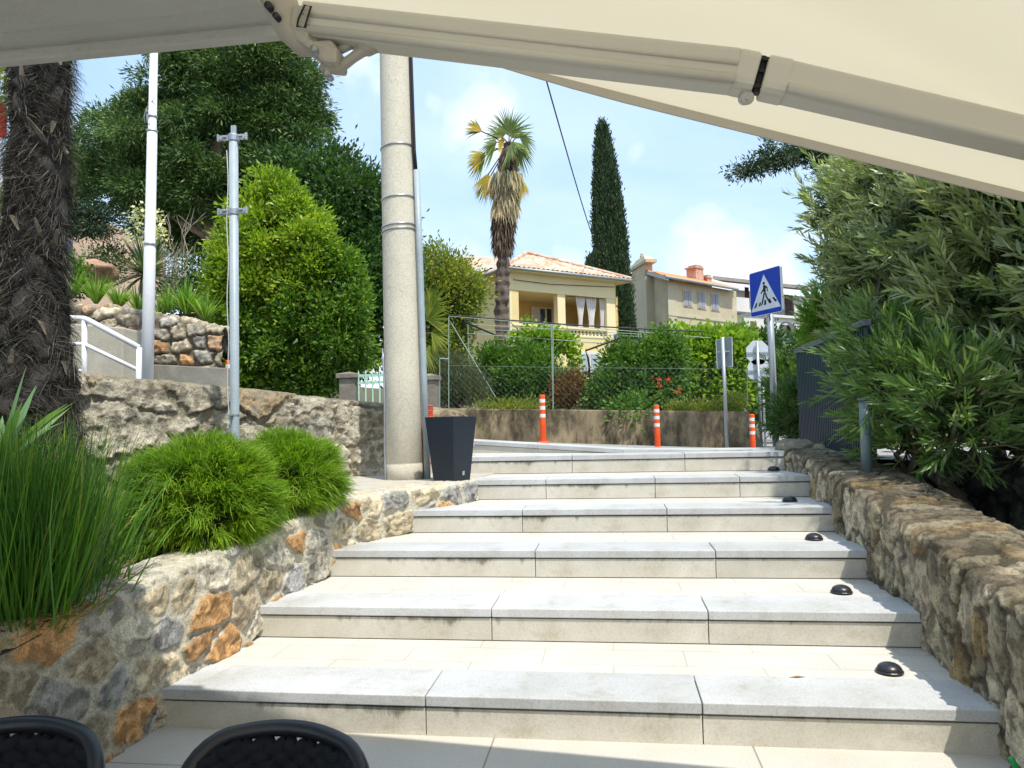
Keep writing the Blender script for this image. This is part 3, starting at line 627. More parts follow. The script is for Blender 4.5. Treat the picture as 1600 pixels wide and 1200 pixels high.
# ------------------------------------------------------------------ utility pole
m_steel = pmat('galvanised_steel', (.42, .45, .47), (.34, .37, .40), 6, .45, .1, metal=.6, fine=.1)
m_gpost = pmat('pale_painted_post', (.36, .42, .45), (.30, .36, .39), 5, .45, .12, c3=(.38, .43, .45), fine=.1)
def crackmat(name):
    m, t, o = new_mat(name); co = N(t, 'ShaderNodeTexCoord').outputs['Object']
    n = N(t, 'ShaderNodeTexNoise', {'Vector': co, 'Scale': 3.0, 'Detail': 8.0, 'Roughness': .6})
    c1 = rampn(t, n.outputs['Fac'], [(.3, (.62, .58, .47)), (.7, (.54, .50, .41))]).outputs[0]
    wv = N(t, 'ShaderNodeTexNoise', {'Vector': co, 'Scale': 9.0, 'Detail': 5.0})
    ad = N(t, 'ShaderNodeMix', {0: .12, 6: co, 7: wv.outputs['Color']}, data_type='RGBA').outputs[2]
    v = N(t, 'ShaderNodeTexVoronoi', {'Vector': ad, 'Scale': 13.0}, feature='DISTANCE_TO_EDGE')
    g = rampn(t, v.outputs['Distance'], [(0.0, (.68, .66, .62)), (.02, (1, 1, 1))]).outputs[0]
    col = N(t, 'ShaderNodeMix', {0: .8, 6: c1, 7: g}, data_type='RGBA', blend_type='MULTIPLY').outputs[2]
    nf = N(t, 'ShaderNodeTexNoise', {'Vector': co, 'Scale': 90.0, 'Detail': 4.0})
    fr = rampn(t, nf.outputs['Fac'], [(.3, (.82, .82, .8)), (.6, (1.04, 1.04, 1.04))]).outputs[0]
    col = N(t, 'ShaderNodeMix', {0: 1.0, 6: col, 7: fr}, data_type='RGBA', blend_type='MULTIPLY').outputs[2]
    b = N(t, 'ShaderNodeBsdfPrincipled', {'Base Color': col, 'Roughness': .85, 'Specular IOR Level': .25})
    bp = N(t, 'ShaderNodeBump', {'Strength': .35, 'Distance': .006, 'Height': nf.outputs['Fac']})
    t.links.new(bp.outputs[0], b.inputs['Normal']); t.links.new(b.outputs[0], o.inputs[0]); return m
YP = 5.95
pb = PY(633, 752, YP); pt = PY(617, 80, YP); ptop = pt+(pt-pb)*.9
pole = thing('utility_pole', pb, 'thick round concrete utility pole with cracked surface standing on the planter ledge', 'pole')
dp = pt-pb
def pole_r(z): return .156-(.156-.128)*(z-pb[2])/(pt[2]-pb[2])
def pole_c(z): t = (z-pb[2])/(pt[2]-pb[2]); return pb+dp*t
zs_ = [pb[2]-.03, pb[2]+.145, pb[2]+.150, pb[2]+.155, 1.6, 2.4, 3.2, 4.2, 5.2, 6.5]
MB().tube([pole_c(z) for z in zs_], [pole_r(z)-(.004 if abs(z-pb[2]-.15) < .001 else 0) for z in zs_], 40).build('shaft', crackmat('cracked_concrete'), pole, smooth=True)
def onpole(px, py, rr=.0):    # point on the visible surface of the pole beside it
    q = PY(px, py, YP); return q
cond = [PY(651, 266, YP-.03), PY(656, 400, YP-.03), PY(662, 580, YP-.03), PY(668, 750, YP-.03)]
cond[-1][2] = pb[2]
MB().tube(cond, .026, 16).build('conduit_pipe', m_gpost, pole, smooth=True)
cb = [PY(641, -120, YP-.02), PY(642.5, 80, YP-.02), PY(646, 180, YP-.03), PY(648, 235, YP-.03), PY(651, 270, YP-.03)]
MB().tube(cb, .011, 8).tube([c+np.array([-.016, -.004, 0]) for c in cb], .008, 8).build('cable', pmat('black_rubber', (.015, .015, .017), None, 8, .6, 0), pole, smooth=True)
m_band = pmat('band_steel', (.5, .5, .47), (.4, .4, .38), 8, .35, .1, metal=.8)
for py in (233, 313, 356, 363):
    z = PY(620, py, YP)[2]; cc = pole_c(z); r = pole_r(z)+.004
    cdt = PY(652, py, YP-.03)
    ring = [cc+np.array([r*math.cos(a), r*math.sin(a), .012*math.cos(a)]) for a in np.linspace(0, 2*math.pi, 37)[:-1]]
    MB().tube(ring, .005, 6, closed=True, flat=1.6).build('metal_band', m_band, pole, smooth=True)
wz = np.linspace(PY(605, 545, YP)[2], pb[2]+.01, 12); w_ = []
for k, z in enumerate(wz):
    cc = pole_c(z); a = R_(-165+k*2.6+(10*math.sin(k*.5))); w_.append(cc+np.array([(pole_r(z)+.008)*math.cos(a), (pole_r(z)+.008)*math.sin(a), 0]))
MB().tube(w_, .009, 8, flat=1.0).build('earth_wire', m_steel, pole, smooth=True)
# orange corrugated duct
m_or = pmat('orange_plastic', (.70, .09, .03), (.60, .08, .03), 10, .5, .1)
b = MB(); b.tube([pole_c(z)+np.array([.178, .03, 0]) for z in np.arange(.76, 1.16, .0045)], [.03+.004*math.sin(k*1.9) for k in range(len(np.arange(.76, 1.16, .0045)))], 14)
b.tube([pole_c(z)+np.array([.190, .12, 0]) for z in np.arange(.95, 1.36, .0045)], [.032+.004*math.sin(k*1.9) for k in range(len(np.arange(.95, 1.40, .0045)))], 16)
tag(b.build('corrugated_duct', m_or, smooth=True, origin=(pb[0]+.2, YP+.03, .757)), 'orange corrugated plastic duct between the concrete pole and dark planter pot', 'duct')

# tapered planter pot (dark speaker shaped pot)
m_navy = pmat('dark_navy_paint', (.012, .020, .032), (.010, .017, .028), 12, .5, .08, spec=.4)
pc = PY(706, 751, 5.72); pc[2] = .757
pot = thing('tapered_pot', pc, 'tall tapered dark navy square pot beside the concrete pole', 'pot')
def quadring(h, s, z, c, a):
    return [(c[0]+s*math.cos(a+k*math.pi/2), c[1]+s*math.sin(a+k*math.pi/2), z) for k in range(4)]
A0 = R_(-72); b = MB(); H_ = .50
q_ = [quadring(0, .145, .757, pc, A0), quadring(0, .205, .757+H_, pc, A0), quadring(0, .193, .757+H_, pc, A0), quadring(0, .187, .757+H_-.06, pc, A0)]
V = sum(q_, []); F = [(3, 2, 1, 0), (12, 13, 14, 15)]
for k in range(3):
    for j in range(4): F.append((k*4+j, k*4+(j+1) % 4, (k+1)*4+(j+1) % 4, (k+1)*4+j))
b.add(V, F); b.build('body', m_navy, pot, bevel=.004)
n0 = np.array(q_[0][0]); n1 = np.array(q_[0][1]); t0 = np.array(q_[1][0]); t1 = np.array(q_[1][1])
def onface(u, v): return (n0*(1-u)+n1*u)*(1-v)+(t0*(1-u)+t1*u)*v
fn = np.cross(n1-n0, t0-n0); fn /= np.linalg.norm(fn)
fn = fn if fn[1] < 0 else -fn
b = MB(); b.plate([onface(.50, .085)+fn*.0005, onface(.61, .085)+fn*.0005, onface(.61, .15)+fn*.0005, onface(.50, .15)+fn*.0005], fn*.0015); b.build('badge', pmat('badge_grey', (.4, .42, .42), None, 5, .5, 0), pot)

# slim grey post with clamps
gb = PY(367, 700, 4.85); gt = PY(364.5, 197, 4.85)
gp = thing('clamp_post', gb, 'slim pale grey post with two empty clamp brackets behind the shrubs', 'post')
def gpt(py, dx=0, dy=0): q = PY(366+(py-440)*.0045, py, 4.85); return q+np.array([dx, dy, 0])
MB().tube([gb-np.array([0, 0, .35]), gb, gpt(210)], .031, 20).build('pipe', m_gpost, gp, smooth=True)
MB().box(gpt(204), (.035, .02, .07)).build('top_plug', m_gpost, gp, bevel=.003)
for py in (216, 331):
    q = gpt(py); b = MB()
    b.lathe([(.036, -.022), (.036, .022)], q, 20)
    for s in (-1, 1):
        b.box(q+np.array([s*.072, -.012, 0]), (.075, .006, .042)); b.box(q+np.array([s*.105, -.02, .0]), (.012, .02, .05)); b.box(q+np.array([s*.06, -.022, .006]), (.028, .014, .012)); b.box(q+np.array([s*.086, -.02, -.008]), (.014, .012, .02))
    b.build('clamp', m_steel, gp, bevel=.002)
q = gpt(648); b = MB(); b.lathe([(.034, -.006), (.034, .006)], q, 20); b.box(q+np.array([0, -.04, 0]), (.02, .04, .014)); b.box(q+np.array([-.045, -.015, -.006]), (.04, .012, .012)); b.build('hose_clip', m_steel, gp)
MB().tube([gpt(y_, -.042+.006*math.sin(y_*.05), -.012) for y_ in range(235, 700, 20)], .0035, 5).build('thin_wire', pmat('wire_white', (.6, .6, .6), None, 5, .5, 0), gp)

# tall white mast
wb = PY(230, 592, 7.3); wt = PY(240.5, 78, 7.3); dv = wt-wb
mast = thing('flag_mast', wb, 'tall white stepped metal mast behind the grey wall', 'pole')
m_white = pmat('white_paint', (.74, .75, .76), (.66, .67, .68), 4, .4, .06, fine=.06)
def mp_(t): return wb+dv*t
MB().tube([mp_(-.15), mp_(.39), mp_(.395), mp_(.75), mp_(.755), mp_(1.6)], [.062, .060, .054, .052, .043, .036], 24).build('tube', m_white, mast, smooth=True)
b = MB()
for t_, rr in ((.745, .056), (.79, .05), (.40, .062)): b.tube([mp_(t_), mp_(t_+.006)], rr, 20)
b.tube([mp_(.79)+np.array([-.09, 0, -.05]), mp_(.79)+np.array([-.10, 0, .02]), mp_(.79)+np.array([-.06, -.02, .10]), mp_(.79)+np.array([.06, -.05, .2])], .005, 6)
b.build('cleat_ring', m_steel, mast, smooth=True); b = MB()
b.tube([mp_(.78)+np.array([.0, -.05, -.05]), mp_(.76)+np.array([-.06, 0, .06]), mp_(.82)+np.array([-.07, 0, .0])], .004, 6)
b.build('cleat_ring', m_steel, mast, smooth=True)

# white handrail
YR = 7.0
hr = thing('white_handrail', PY(132, 590, YR), 'white tubular handrail stepping down behind the wall beside the furry palm', 'railing')
def rl(pts, r, name='rail'):
    MB().tube([PY(a, b_, YR) for a, b_ in pts], r, 12).build(name, m_white, hr, smooth=True)
rl([(-60, 490), (75, 495), (131, 498), (137, 500), (217, 543)], .030, 'top_rail'); rl([(-60, 534), (70, 536), (132, 538), (215, 578)], .022, 'middle_rail'); rl([(-60, 572), (70, 575), (135, 580)], .018, 'bottom_rail')
for pts in (((132, 499), (131.5, 640)), ((217.5, 543), (215.5, 650)), ((10, 492), (9, 640))): rl(pts, .027, 'post')

# delineator posts
m_wr = pmat('reflective_white', (.78, .78, .76), None, 6, .35, .05)
m_or2 = pmat('signal_orange', (.80, .10, .015), (.74, .09, .015), 5, .4, .08)
def bollard(c, h=.75):
    t = thing('traffic_bollard', c, None, 'bollard', 'orange and white flexible bollards along the street')
    r = .045
    MB().lathe([(.1, 0), (.1, .015), (.085, .03), (r, .04)], c, 24).build('base', m_or2, t)
    pr = [(r, .03)]+sum([[(r+.004, z), (r+.004, z+.012), (r-.002, z+.014), (r-.002, z+.022)] for z in np.arange(.05, .30, .024)], [])+[(r, .32), (r, h-.01), (r*.8, h), (.002, h)]
    MB().lathe(pr, c, 24).build('shaft', m_or2, t)
    for z in (.40, .52, .63): MB().lathe([(r+.0015, z), (r+.0015, z+.055)], c, 24).build('white_band', m_wr, t)
    return t
bo = []
for px, pyt, y, lb in ((847, 617, 11.4, 'orange and white bollard nearest the dark tapered pot, against the stained wall'), (1025.5, 633, 12.2, 'orange and white bollard in the middle of the stained wall'),
                       (1174.5, 647, 13.2, 'orange and white bollard at the right end beside the thin sign poles'), (357, 563, 10.6, 'orange and white bollard half hidden behind the slim clamp post')):
    q = PY(px, pyt, y); z = float(zroad(np.array(q[0]), np.array(y)))
    c = np.array([q[0], y, q[2]-.75]); 
    if not bo: t = bollard(c)
    else: t = copy_tree(bo[0], c)
    t['label'] = lb; bo.append(t)

# crossing sign
sgb = PY(1213, 702, 9.8)
sgb[2] = float(zroad(np.array(sgb[0]), np.array(9.8)))
sg = thing('crossing_sign', sgb, 'blue square pedestrian crossing sign with white triangle on grey pole', 'road sign')
stp = PY(1200, 425, 9.86)
MB().tube([sgb, stp], .042, 20).build('pole', m_steel, sg, smooth=True)
cTL, cTR, cBR, cBL = PY(1170.5, 428, 10.02), PY(1219, 414, 9.55), PY(1222.5, 486.5, 9.55), PY(1173.5, 496.5, 10.02)
eu = (cTR-cTL); ev = (cBL-cTL); fnn = np.cross(eu, ev); fnn /= np.linalg.norm(fnn); fnn = fnn if fnn[1] < 0 else -fnn
def SP(u, v): return cTL*(1-u)*(1-v)+cTR*u*(1-v)+cBR*u*v+cBL*(1-u)*v
def rr_poly(u0, v0, u1, v1, r, n=5):
    o = []
    for (cx, cy, a0) in ((u1-r, v0+r, -90), (u1-r, v1-r, 0), (u0+r, v1-r, 90), (u0+r, v0+r, 180)):
        for k in range(n+1): a = R_(a0+90*k/n); o.append((cx+r*math.cos(a), cy+r*math.sin(a)))
    return o
def flat(b, poly, lift, th=.0015):
    if lift == .006: poly = [(u, .30+(v-.345)*.95) for u, v in poly]
    b.plate([SP(u, v)+fnn*lift for u, v in poly], fnn*th)
m_sgrim = pmat('sign_rim', (.75, .78, .8), None, 5, .4, 0)
m_sgblue = pmat('sign_blue', (.004, .045, .42), (.004, .04, .38), 2, .35, .02, spec=.5)
m_sgw = pmat('sign_white', (.72, .78, .84), None, 3, .35, 0, spec=.5)
m_sgk = pmat('sign_black', (.008, .008, .01), None, 3, .4, 0)
b = MB(); flat(b, rr_poly(0, 0, 1, 1, .05), -.035, .034); b.build('backing_plate', m_steel, sg, bevel=.004)
b = MB(); flat(b, rr_poly(0, 0, 1, 1, .05), .0); b.build('rim', m_sgrim, sg)
b = MB(); flat(b, rr_poly(.014, .014, .986, .986, .045), .002); b.build('blue_face', m_sgblue, sg)
b = MB(); flat(b, [(.48, .10), (.97, .885), (.03, .89)], .004); b.build('white_triangle', m_sgw, sg)
b = MB(); L4 = .006
flat(b, [(.475+.035*math.cos(a), .345+.035*math.sin(a)) for a in np.linspace(0, 2*math.pi, 15)[:-1]], L4)
for poly in ([(.455, .39), (.51, .39), (.53, .42), (.525, .56), (.455, .56), (.45, .42)],                       # torso
             [(.46, .40), (.445, .47), (.36, .56), (.375, .585), (.47, .50), (.485, .42)],       # left arm
             [(.51, .40), (.585, .45), (.60, .55), (.575, .56), (.56, .475), (.505, .45)],       # right arm
             [(.455, .57), (.50, .57), (.46, .70), (.41, .83), (.375, .86), (.365, .84), (.42, .68)],    # legs
             [(.49, .57), (.53, .57), (.565, .67), (.635, .80), (.67, .79), (.665, .815), (.62, .835), (.525, .68)],
             [(.20, .77), (.245, .765), (.20, .87), (.12, .885)], [(.32, .77), (.36, .765), (.345, .85), (.27, .862)],
             [(.47, .74), (.515, .735), (.53, .85), (.46, .855)], [(.60, .735), (.645, .73), (.70, .83), (.63, .84)], [(.72, .72), (.765, .715), (.87, .81), (.81, .83)]):
    flat(b, poly, L4)
b.build('walking_figure_and_stripes', m_sgk, sg)
b = MB(); b.box(SP(.56, .3)-fnn*.05, (.16, .03, .03), rz=-.9); b.box(SP(.58, .75)-fnn*.05, (.16, .03, .03), rz=-.9); b.build('mount_bracket', m_steel, sg)

# back of a small rectangular sign
m_sback = pmat('sign_back_grey', (.16, .20, .22), (.13, .17, .19), 8, .6, .08)
m_sback2 = pmat('sign_back_pale', (.55, .60, .64), (.48, .53, .57), 5, .5, .05)
y_ = 11.6; pbm = PY(1136, 700, y_); pbm[2] = float(zroad(np.array(pbm[0]), np.array(y_))); ptm = PY(1129, 527, y_)
s2 = thing('rectangular_sign', pbm, 'dark grey back of a small rectangular road sign on thin pole', 'road sign')
MB().tube([pbm, ptm], .027, 14).build('pole', m_steel, s2, smooth=True)
a_, b_, c_, d_ = PY(1119.5, 531, y_+.10), PY(1144.5, 526, y_-.05), PY(1145.5, 572, y_-.05), PY(1121.5, 575, y_+.10)
b = MB(); b.plate([a_+[0, .05, 0], b_+[0, .05, 0], c_+[0, .05, 0], d_+[0, .05, 0]], (0, .018, 0)); b.build('plate', m_sback, s2, bevel=.003)
b = MB()
for t_ in (.35, .40): pass
q = PY(1132, 549, y_); b.box(q+[0, .035, 0], (.2, .02, .02)); b.build('bracket', m_steel, s2)
for e0, e1 in ((a_, b_), (b_, c_), (c_, d_), (d_, a_)): pass
b = MB(); b.tube([a_+[0, .055, 0], b_+[0, .055, 0], c_+[0, .055, 0], d_+[0, .055, 0]], .007, 6, closed=True); b.build('edge_frame', m_sback2, s2)

# octagonal and round sign backs
y_ = 15.0; pbm = PY(1190, 700, y_); pbm[2] = float(zroad(np.array(pbm[0]), np.array(y_)))-.02; ptm = PY(1183, 534, y_)
s3 = thing('octagonal_sign', pbm, 'pale grey backs of an octagonal and a round road sign on one pole', 'road sign')
MB().tube([pbm, ptm], .03, 14).build('pole', m_steel, s3, smooth=True)
k = y_/FPX*1.04
c = PY(1184, 551, y_+.06); b = MB(); b.plate([c+np.array([17.5*k*math.cos(a), 0, 19.0*k*math.sin(a)]) for a in np.linspace(math.pi/8, 2*math.pi+math.pi/8, 9)[:-1]], (0, .02, 0)); b.build('octagonal_plate', m_sback2, s3, bevel=.004)
c2_ = PY(1186, 579, y_+.06); b = MB(); b.plate([c2_+np.array([17.5*k*math.cos(a), 0, 17.5*k*math.sin(a)]) for a in np.linspace(0, 2*math.pi, 33)[:-1]], (0, .02, 0)); b.build('round_plate', m_sback2, s3, bevel=.004)
b = MB(); b.box(c+np.array([0, -.02, 0]), (.44, .02, .02)); b.box(c2_+np.array([0, -.02, .0]), (.40, .02, .02)); b.build('bracket', m_steel, s3)
y_ = 12.4; q0_ = PY(1196, 702, y_); q0_[2] = float(zroad(np.array(q0_[0]), np.array(y_))); q1_ = PY(1192, 594, y_)
t = thing('marker_post', q0_, 'thin grey post with black cap in front of the round sign back', 'post')
MB().tube([q0_, q1_], .02, 12).build('pipe', m_steel, t, smooth=True); MB().tube([q1_-[0, 0, .09], q1_+[0, 0, .03]], .034, 12).build('cap', m_dome, t, smooth=True)

# garden gate with pillars on the left of the pole
m_conc = pmat('weathered_concrete', (.24, .22, .18), (.17, .155, .125), 5, .95, .5, c3=(.28, .26, .21), fine=.2)
YG = 10.9
for (x0, x1, x2, x3, yt, yc, lb) in ((529, 553.5, 525, 557, 583, 591, 'brown concrete gate pillar with cap left of the concrete pole'), (668, 680, 664, 684, 585.5, 594, 'brown concrete gate pillar with cap right of the concrete pole')):
    if x0 == 668: x0, x1 = 658, 681; x2, x3 = 655, 684
    a_ = PY(x0, 650, YG); b_ = PY(x1, 650, YG); zt = PY(x0, yc, YG)[2]; zc = PY(x0, yt, YG)[2]
    wd_ = b_[0]-a_[0]; cx = (a_[0]+b_[0])/2
    t = thing('gate_pillar', (cx, YG+.15, .9), lb, 'pillar', 'concrete pillars of the green gate')
    MB().box((cx, YG+.15, (.7+zt)/2), (wd_, wd_, zt-.7)).build('shaft', m_conc, t, bevel=.012)
    wc = PY(x3, yc, YG)[0]-PY(x2, yc, YG)[0]
    b = MB(); b.box((cx, YG+.15, zt+.035), (wc, wc, .07)); b.add([(cx-wc/2*.96, YG+.15-wc*.48, zt+.07), (cx+wc*.48, YG+.15-wc*.48, zt+.07), (cx+wc*.48, YG+.15+wc*.48, zt+.07), (cx-wc*.48, YG+.15+wc*.48, zt+.07), (cx, YG+.15, zc+.03)], [(0, 1, 4), (1, 2, 4), (2, 3, 4), (3, 0, 4), (3, 2, 1, 0)]); b.build('cap', m_conc, t, bevel=.008)
m_gr = pmat('pale_green_paint', (.38, .60, .47), (.33, .53, .42), 8, .5, .08)
ga = PY(557, 600, YG+.1); gb_ = PY(656, 600, YG+.1)
gt_ = thing('garden_gate', (ga[0], YG+.1, .9), 'pale green metal bar gate between the two concrete pillars', 'gate')
zt = PY(560, 581, YG+.1)[2]; zr1 = PY(560, 587, YG+.1)[2]; zr2 = PY(560, 598, YG+.1)[2]
nb = 9
for k in range(nb):
    x = ga[0]+(gb_[0]-ga[0])*(k+.3)/nb; MB().tube([(x, YG+.1, 1.0), (x, YG+.1, zt-.02), (x, YG+.1, zt+.02)], [.013, .013, .004], 6).build('bar', m_gr, gt_)
for z in (zr1, zr2, 1.12): MB().box(((ga[0]+gb_[0])/2, YG+.125, z), (gb_[0]-ga[0], .02, .04)).build('cross_rail', m_gr, gt_)

# wire fence and pergola in front of the yellow house
m_frame = pmat('frame_green_grey', (.27, .36, .29), (.23, .31, .25), 6, .5, .06)
fe = thing('chain_link_fence', (ZW[0][0], 14.15, 1.5), 'thin wire mesh fence with pale green posts on the stained wall', 'fence')
YF = 14.15
def fpt(px, py, y=YF): return PY(px, py, y)
for px, pt_ in ((687, 560), (701, 495), (864, 508), (1168, 575)):
    MB().tube([fpt(px, pt_), np.array([*fpt(px, 642)[:2], 1.42])], .010, 8).build('post', m_frame, fe)
MB().tube([fpt(687, 560), fpt(701, 561)], .014, 6).tube([fpt(701, 571), fpt(864, 574), fpt(1168, 577)], .0018, 5).build('top_wire', m_frame, fe)
b = MB(); xa, xb = fpt(687, 600)[0], fpt(1168, 600)[0]; z0, z1 = 1.40, fpt(800, 573)[2]; hgt = z1-z0; x = xa-hgt
while x < xb:
    for s in (1, -1):
        p0, p1 = [x, z0], [x+hgt, z1]
        if p0[0] < xa: p0 = [xa, z0+(xa-x)]
        if p1[0] > xb: p1 = [xb, z1-(x+hgt-xb)]
        if s < 0: p0, p1 = [p0[0], z0+z1-p0[1]], [p1[0], z0+z1-p1[1]]
        b.tube([(p0[0], YF+.01*s, p0[1]), (p1[0], YF+.01*s, p1[1])], .0008, 3, cap=False)
    x += .11
b.build('wire_mesh', m_steel, fe)
pg = thing('garden_pergola', (ZW[0][0]+1, 16.5, 1.5), 'thin pale metal pergola frame carrying vines below the yellow house terrace', 'pergola')
def bar(px0, py0, y0, px1, py1, y1, r=.018, mt=None, nm='rail'): MB().tube([PY(px0, py0, y0), PY(px1, py1, y1)], r, 6).build(nm, mt or m_frame, pg)
for a in ((701, 494, 14.6, 1110, 528, 15.2), (735, 507, 15.6, 1085, 527, 16.4), (757, 515, 16.6, 1075, 529, 17.6), (730, 521, 14.8, 1080, 546, 15.2), (775, 530, 17, 1060, 541, 18), (800, 522, 18, 1040, 535, 19)): bar(*a, r=.007)
for k in range(6):
    x = 730+k*68; bar(x, 498+k*5.6, 14.7, x+26-k*4, 524+k*3, 19, r=.008, nm='cross_rail')
for px, pt_, y in ((731, 507, 15.6), (758, 515, 16.6), (861, 505, 15.0), (997, 520, 16.0), (1060, 530, 16.0)):
    t_ = PY(px, pt_, y); MB().tube([t_, np.array([t_[0], t_[1], 1.5])], .012, 6).build('post', m_frame, pg)
bar(702, 500, 14.6, 775, 622, 14.8, r=.014, nm='brace')
m_blk = pmat('black_wire', (.012, .012, .014), None, 5, .6, 0)
t = thing('garden_cable', PY(900, 510, 14.9), 'black cable sagging along the top of the vine pergola', 'cable')
MB().tube([PY(px, 492+26*((px-701)/400)+3*math.sin((px-701)/400*math.pi), 14.55) for px in range(701, 1102, 20)], .014, 6).build('line', m_blk, t)
MB().tube([PY(725, 503, 14.6), PY(775, 524, 16.5)], .02, 5).tube([PY(975, 526, 15), PY(915, 548, 14.9), PY(919, 560, 14.9), PY(921, 575, 14.9), PY(920, 590, 14.9)], .022, 6).build('branch_line', m_blk, t)
# overhead cable
t0_, t1_ = PY(838, 70, 7.5), PY(927, 372, 34.0)
pts = [t0_+(t1_-t0_)*s-np.array([0, 0, .5*s*(1-s)]) for s in np.linspace(0, 1, 24)]
tag(MB().tube(pts, [.009+.013*s for s in np.linspace(0, 1, 24)], 6).build('overhead_cable', m_blk, origin=t0_), 'thin black overhead cable crossing the sky beside the tall cypress', 'cable')

# blue grey slatted fence panel on the right wall
m_bg = pmat('blue_grey_paint', (.030, .052, .072), (.025, .045, .062), 6, .4, .06, spec=.5)
m_bgt = pmat('blue_grey_rail', (.10, .125, .13), (.085, .11, .115), 6, .4, .06)
gp_ = thing('metal_fence_panel', (1.8, 6.5, .85), 'blue grey metal fence panel with upright slats on the right wall', 'fence')
F0t, F0b, F1t, F1b = PX(1246, 549, 1.82), PX(1256, 692, 1.82), PX(1352, 505, 1.79), PX(1352, 722, 1.79)
F0b[1] = F0t[1]; F1b[1] = F1t[1]; F0b[0] = F0t[0]; F1b[0] = F1t[0]
def FL(u, v): return (F0t*(1-u)+F1t*u)*(1-v)+(F0b*(1-u)+F1b*u)*v
fL = np.linalg.norm((F1b-F0b)[:2]); ns_ = int(fL/.055)
for k in range(ns_+1):
    u = k/ns_; b = MB(); p0, p1 = FL(u, .03), FL(u, .985); b.box((p0+p1)/2, (.02, .024, np.linalg.norm(p1-p0)), rz=0); b.build('slat', m_bg, gp_)
b = MB(); b.plate([FL(0, .04)+[.03, 0, 0], FL(1, .04)+[.03, 0, 0], FL(1, .98)+[.03, 0, 0], FL(0, .98)+[.03, 0, 0]], (.004, 0, 0)); b.build('backing_sheet', m_bg, gp_)
for v, nm, sz in ((0, 'top_rail', .028), (1, 'bottom_rail', .022)):
    p0, p1 = FL(-.02, v), FL(1.02, v); b = MB(); o1 = np.array([sz, 0, 0]); o2 = np.array([0, 0, sz*.8])
    b.hexa([p0-o1-o2, p1-o1-o2, p1+o1-o2, p0+o1-o2], [p0-o1+o2, p1-o1+o2, p1+o1+o2, p0+o1+o2]); b.build(nm, m_bgt, gp_, bevel=.004)
for u in (-.03, .45, .93):
    p0, p1 = FL(u, -.03), FL(u, 1.0); b = MB(); zz0 = .80
    b.box(((p0[0]+p1[0])/2+.05, p0[1], (p0[2]+zz0)/2), (.05, .05, p0[2]-zz0)); b.build('fence_post', m_bg, gp_, bevel=.004)
pp0 = PY(1355, 745, 5.1); pp1 = PY(1351, 640, 5.1)
t = thing('short_pipe_post', pp0, 'short thick grey green pipe post on the right wall below the leaves', 'post')
MB().tube([pp0-[0, 0, .05], pp1+[0, 0, .06]], .033, 20).build('pipe', pmat('pipe_grey_green', (.14, .19, .19), (.11, .15, .15), 6, .4, .06), t, smooth=True)
MB().tube([pp1+[0, 0, .06], pp1+[0, 0, .075]], .042, 20).build('cap', m_bgt, t)

# distant red car
cc_ = PY(1207, 655, 60.0); cc_[2] = float(zroad(np.array(cc_[0]), np.array(60.)))
car = thing('parked_car', cc_, 'red car far down the street, mostly hidden by the sign pole and leaves', 'car')
m_red = pmat('red_car_paint', (.30, .012, .015), None, 3, .25, 0, coat=.6); m_gl = pmat('car_glass', (.02, .025, .03), None, 3, .1, 0); m_tyre = pmat('tyre_black', (.02, .02, .02), None, 4, .8, 0)
def cy(p): return [(cc_[0]+x, cc_[1]+y, cc_[2]+z) for x, y, z in p]
b = MB(); W2 = .88
sec = [(-2.1, .35, .75), (-2.0, .3, .92), (-.9, .28, .98), (1.2, .28, 1.0), (2.0, .3, .95), (2.1, .38, .7)]
V = []; 
for y, z0_, z1_ in sec: V += cy([(-W2, y, z0_), (W2, y, z0_), (W2*1.0, y, (z0_+z1_)/2), (W2*.93, y, z1_), (-W2*.93, y, z1_), (-W2, y, (z0_+z1_)/2)])
F = [tuple(range(6))[::-1], tuple(range(30, 36))]+[(i*6+j, i*6+(j+1) % 6, (i+1)*6+(j+1) % 6, (i+1)*6+j) for i in range(5) for j in range(6)]
b.add(V, F); b.build('body', m_red, car, bevel=.05)
b = MB(); b.hexa(cy([(-.8, -1.15, .96), (.8, -1.15, .96), (.8, 1.6, .98), (-.8, 1.6, .98)]), cy([(-.62, -.5, 1.45), (.62, -.5, 1.45), (.62, 1.1, 1.45), (-.62, 1.1, 1.45)])); b.build('cabin', m_red, car, bevel=.04)
b = MB(); b.plate(cy([(-.7, -1.12, 1.01), (.7, -1.12, 1.01), (.57, -.56, 1.42), (-.57, -.56, 1.42)]), (0, -.03, .02)); b.build('windscreen', m_gl, car)
for sx in (-1, 1):
    for sy in (-1.3, 1.3): MB().tube(cy([(sx*.72, sy, .32), (sx*.9, sy, .32)]), .32, 20).build('wheel', m_tyre, car)
    MB().box((cc_[0]+sx*.62, cc_[1]-2.09, cc_[2]+.68), (.3, .06, .14)).build('headlight', m_sgw, car, bevel=.02)

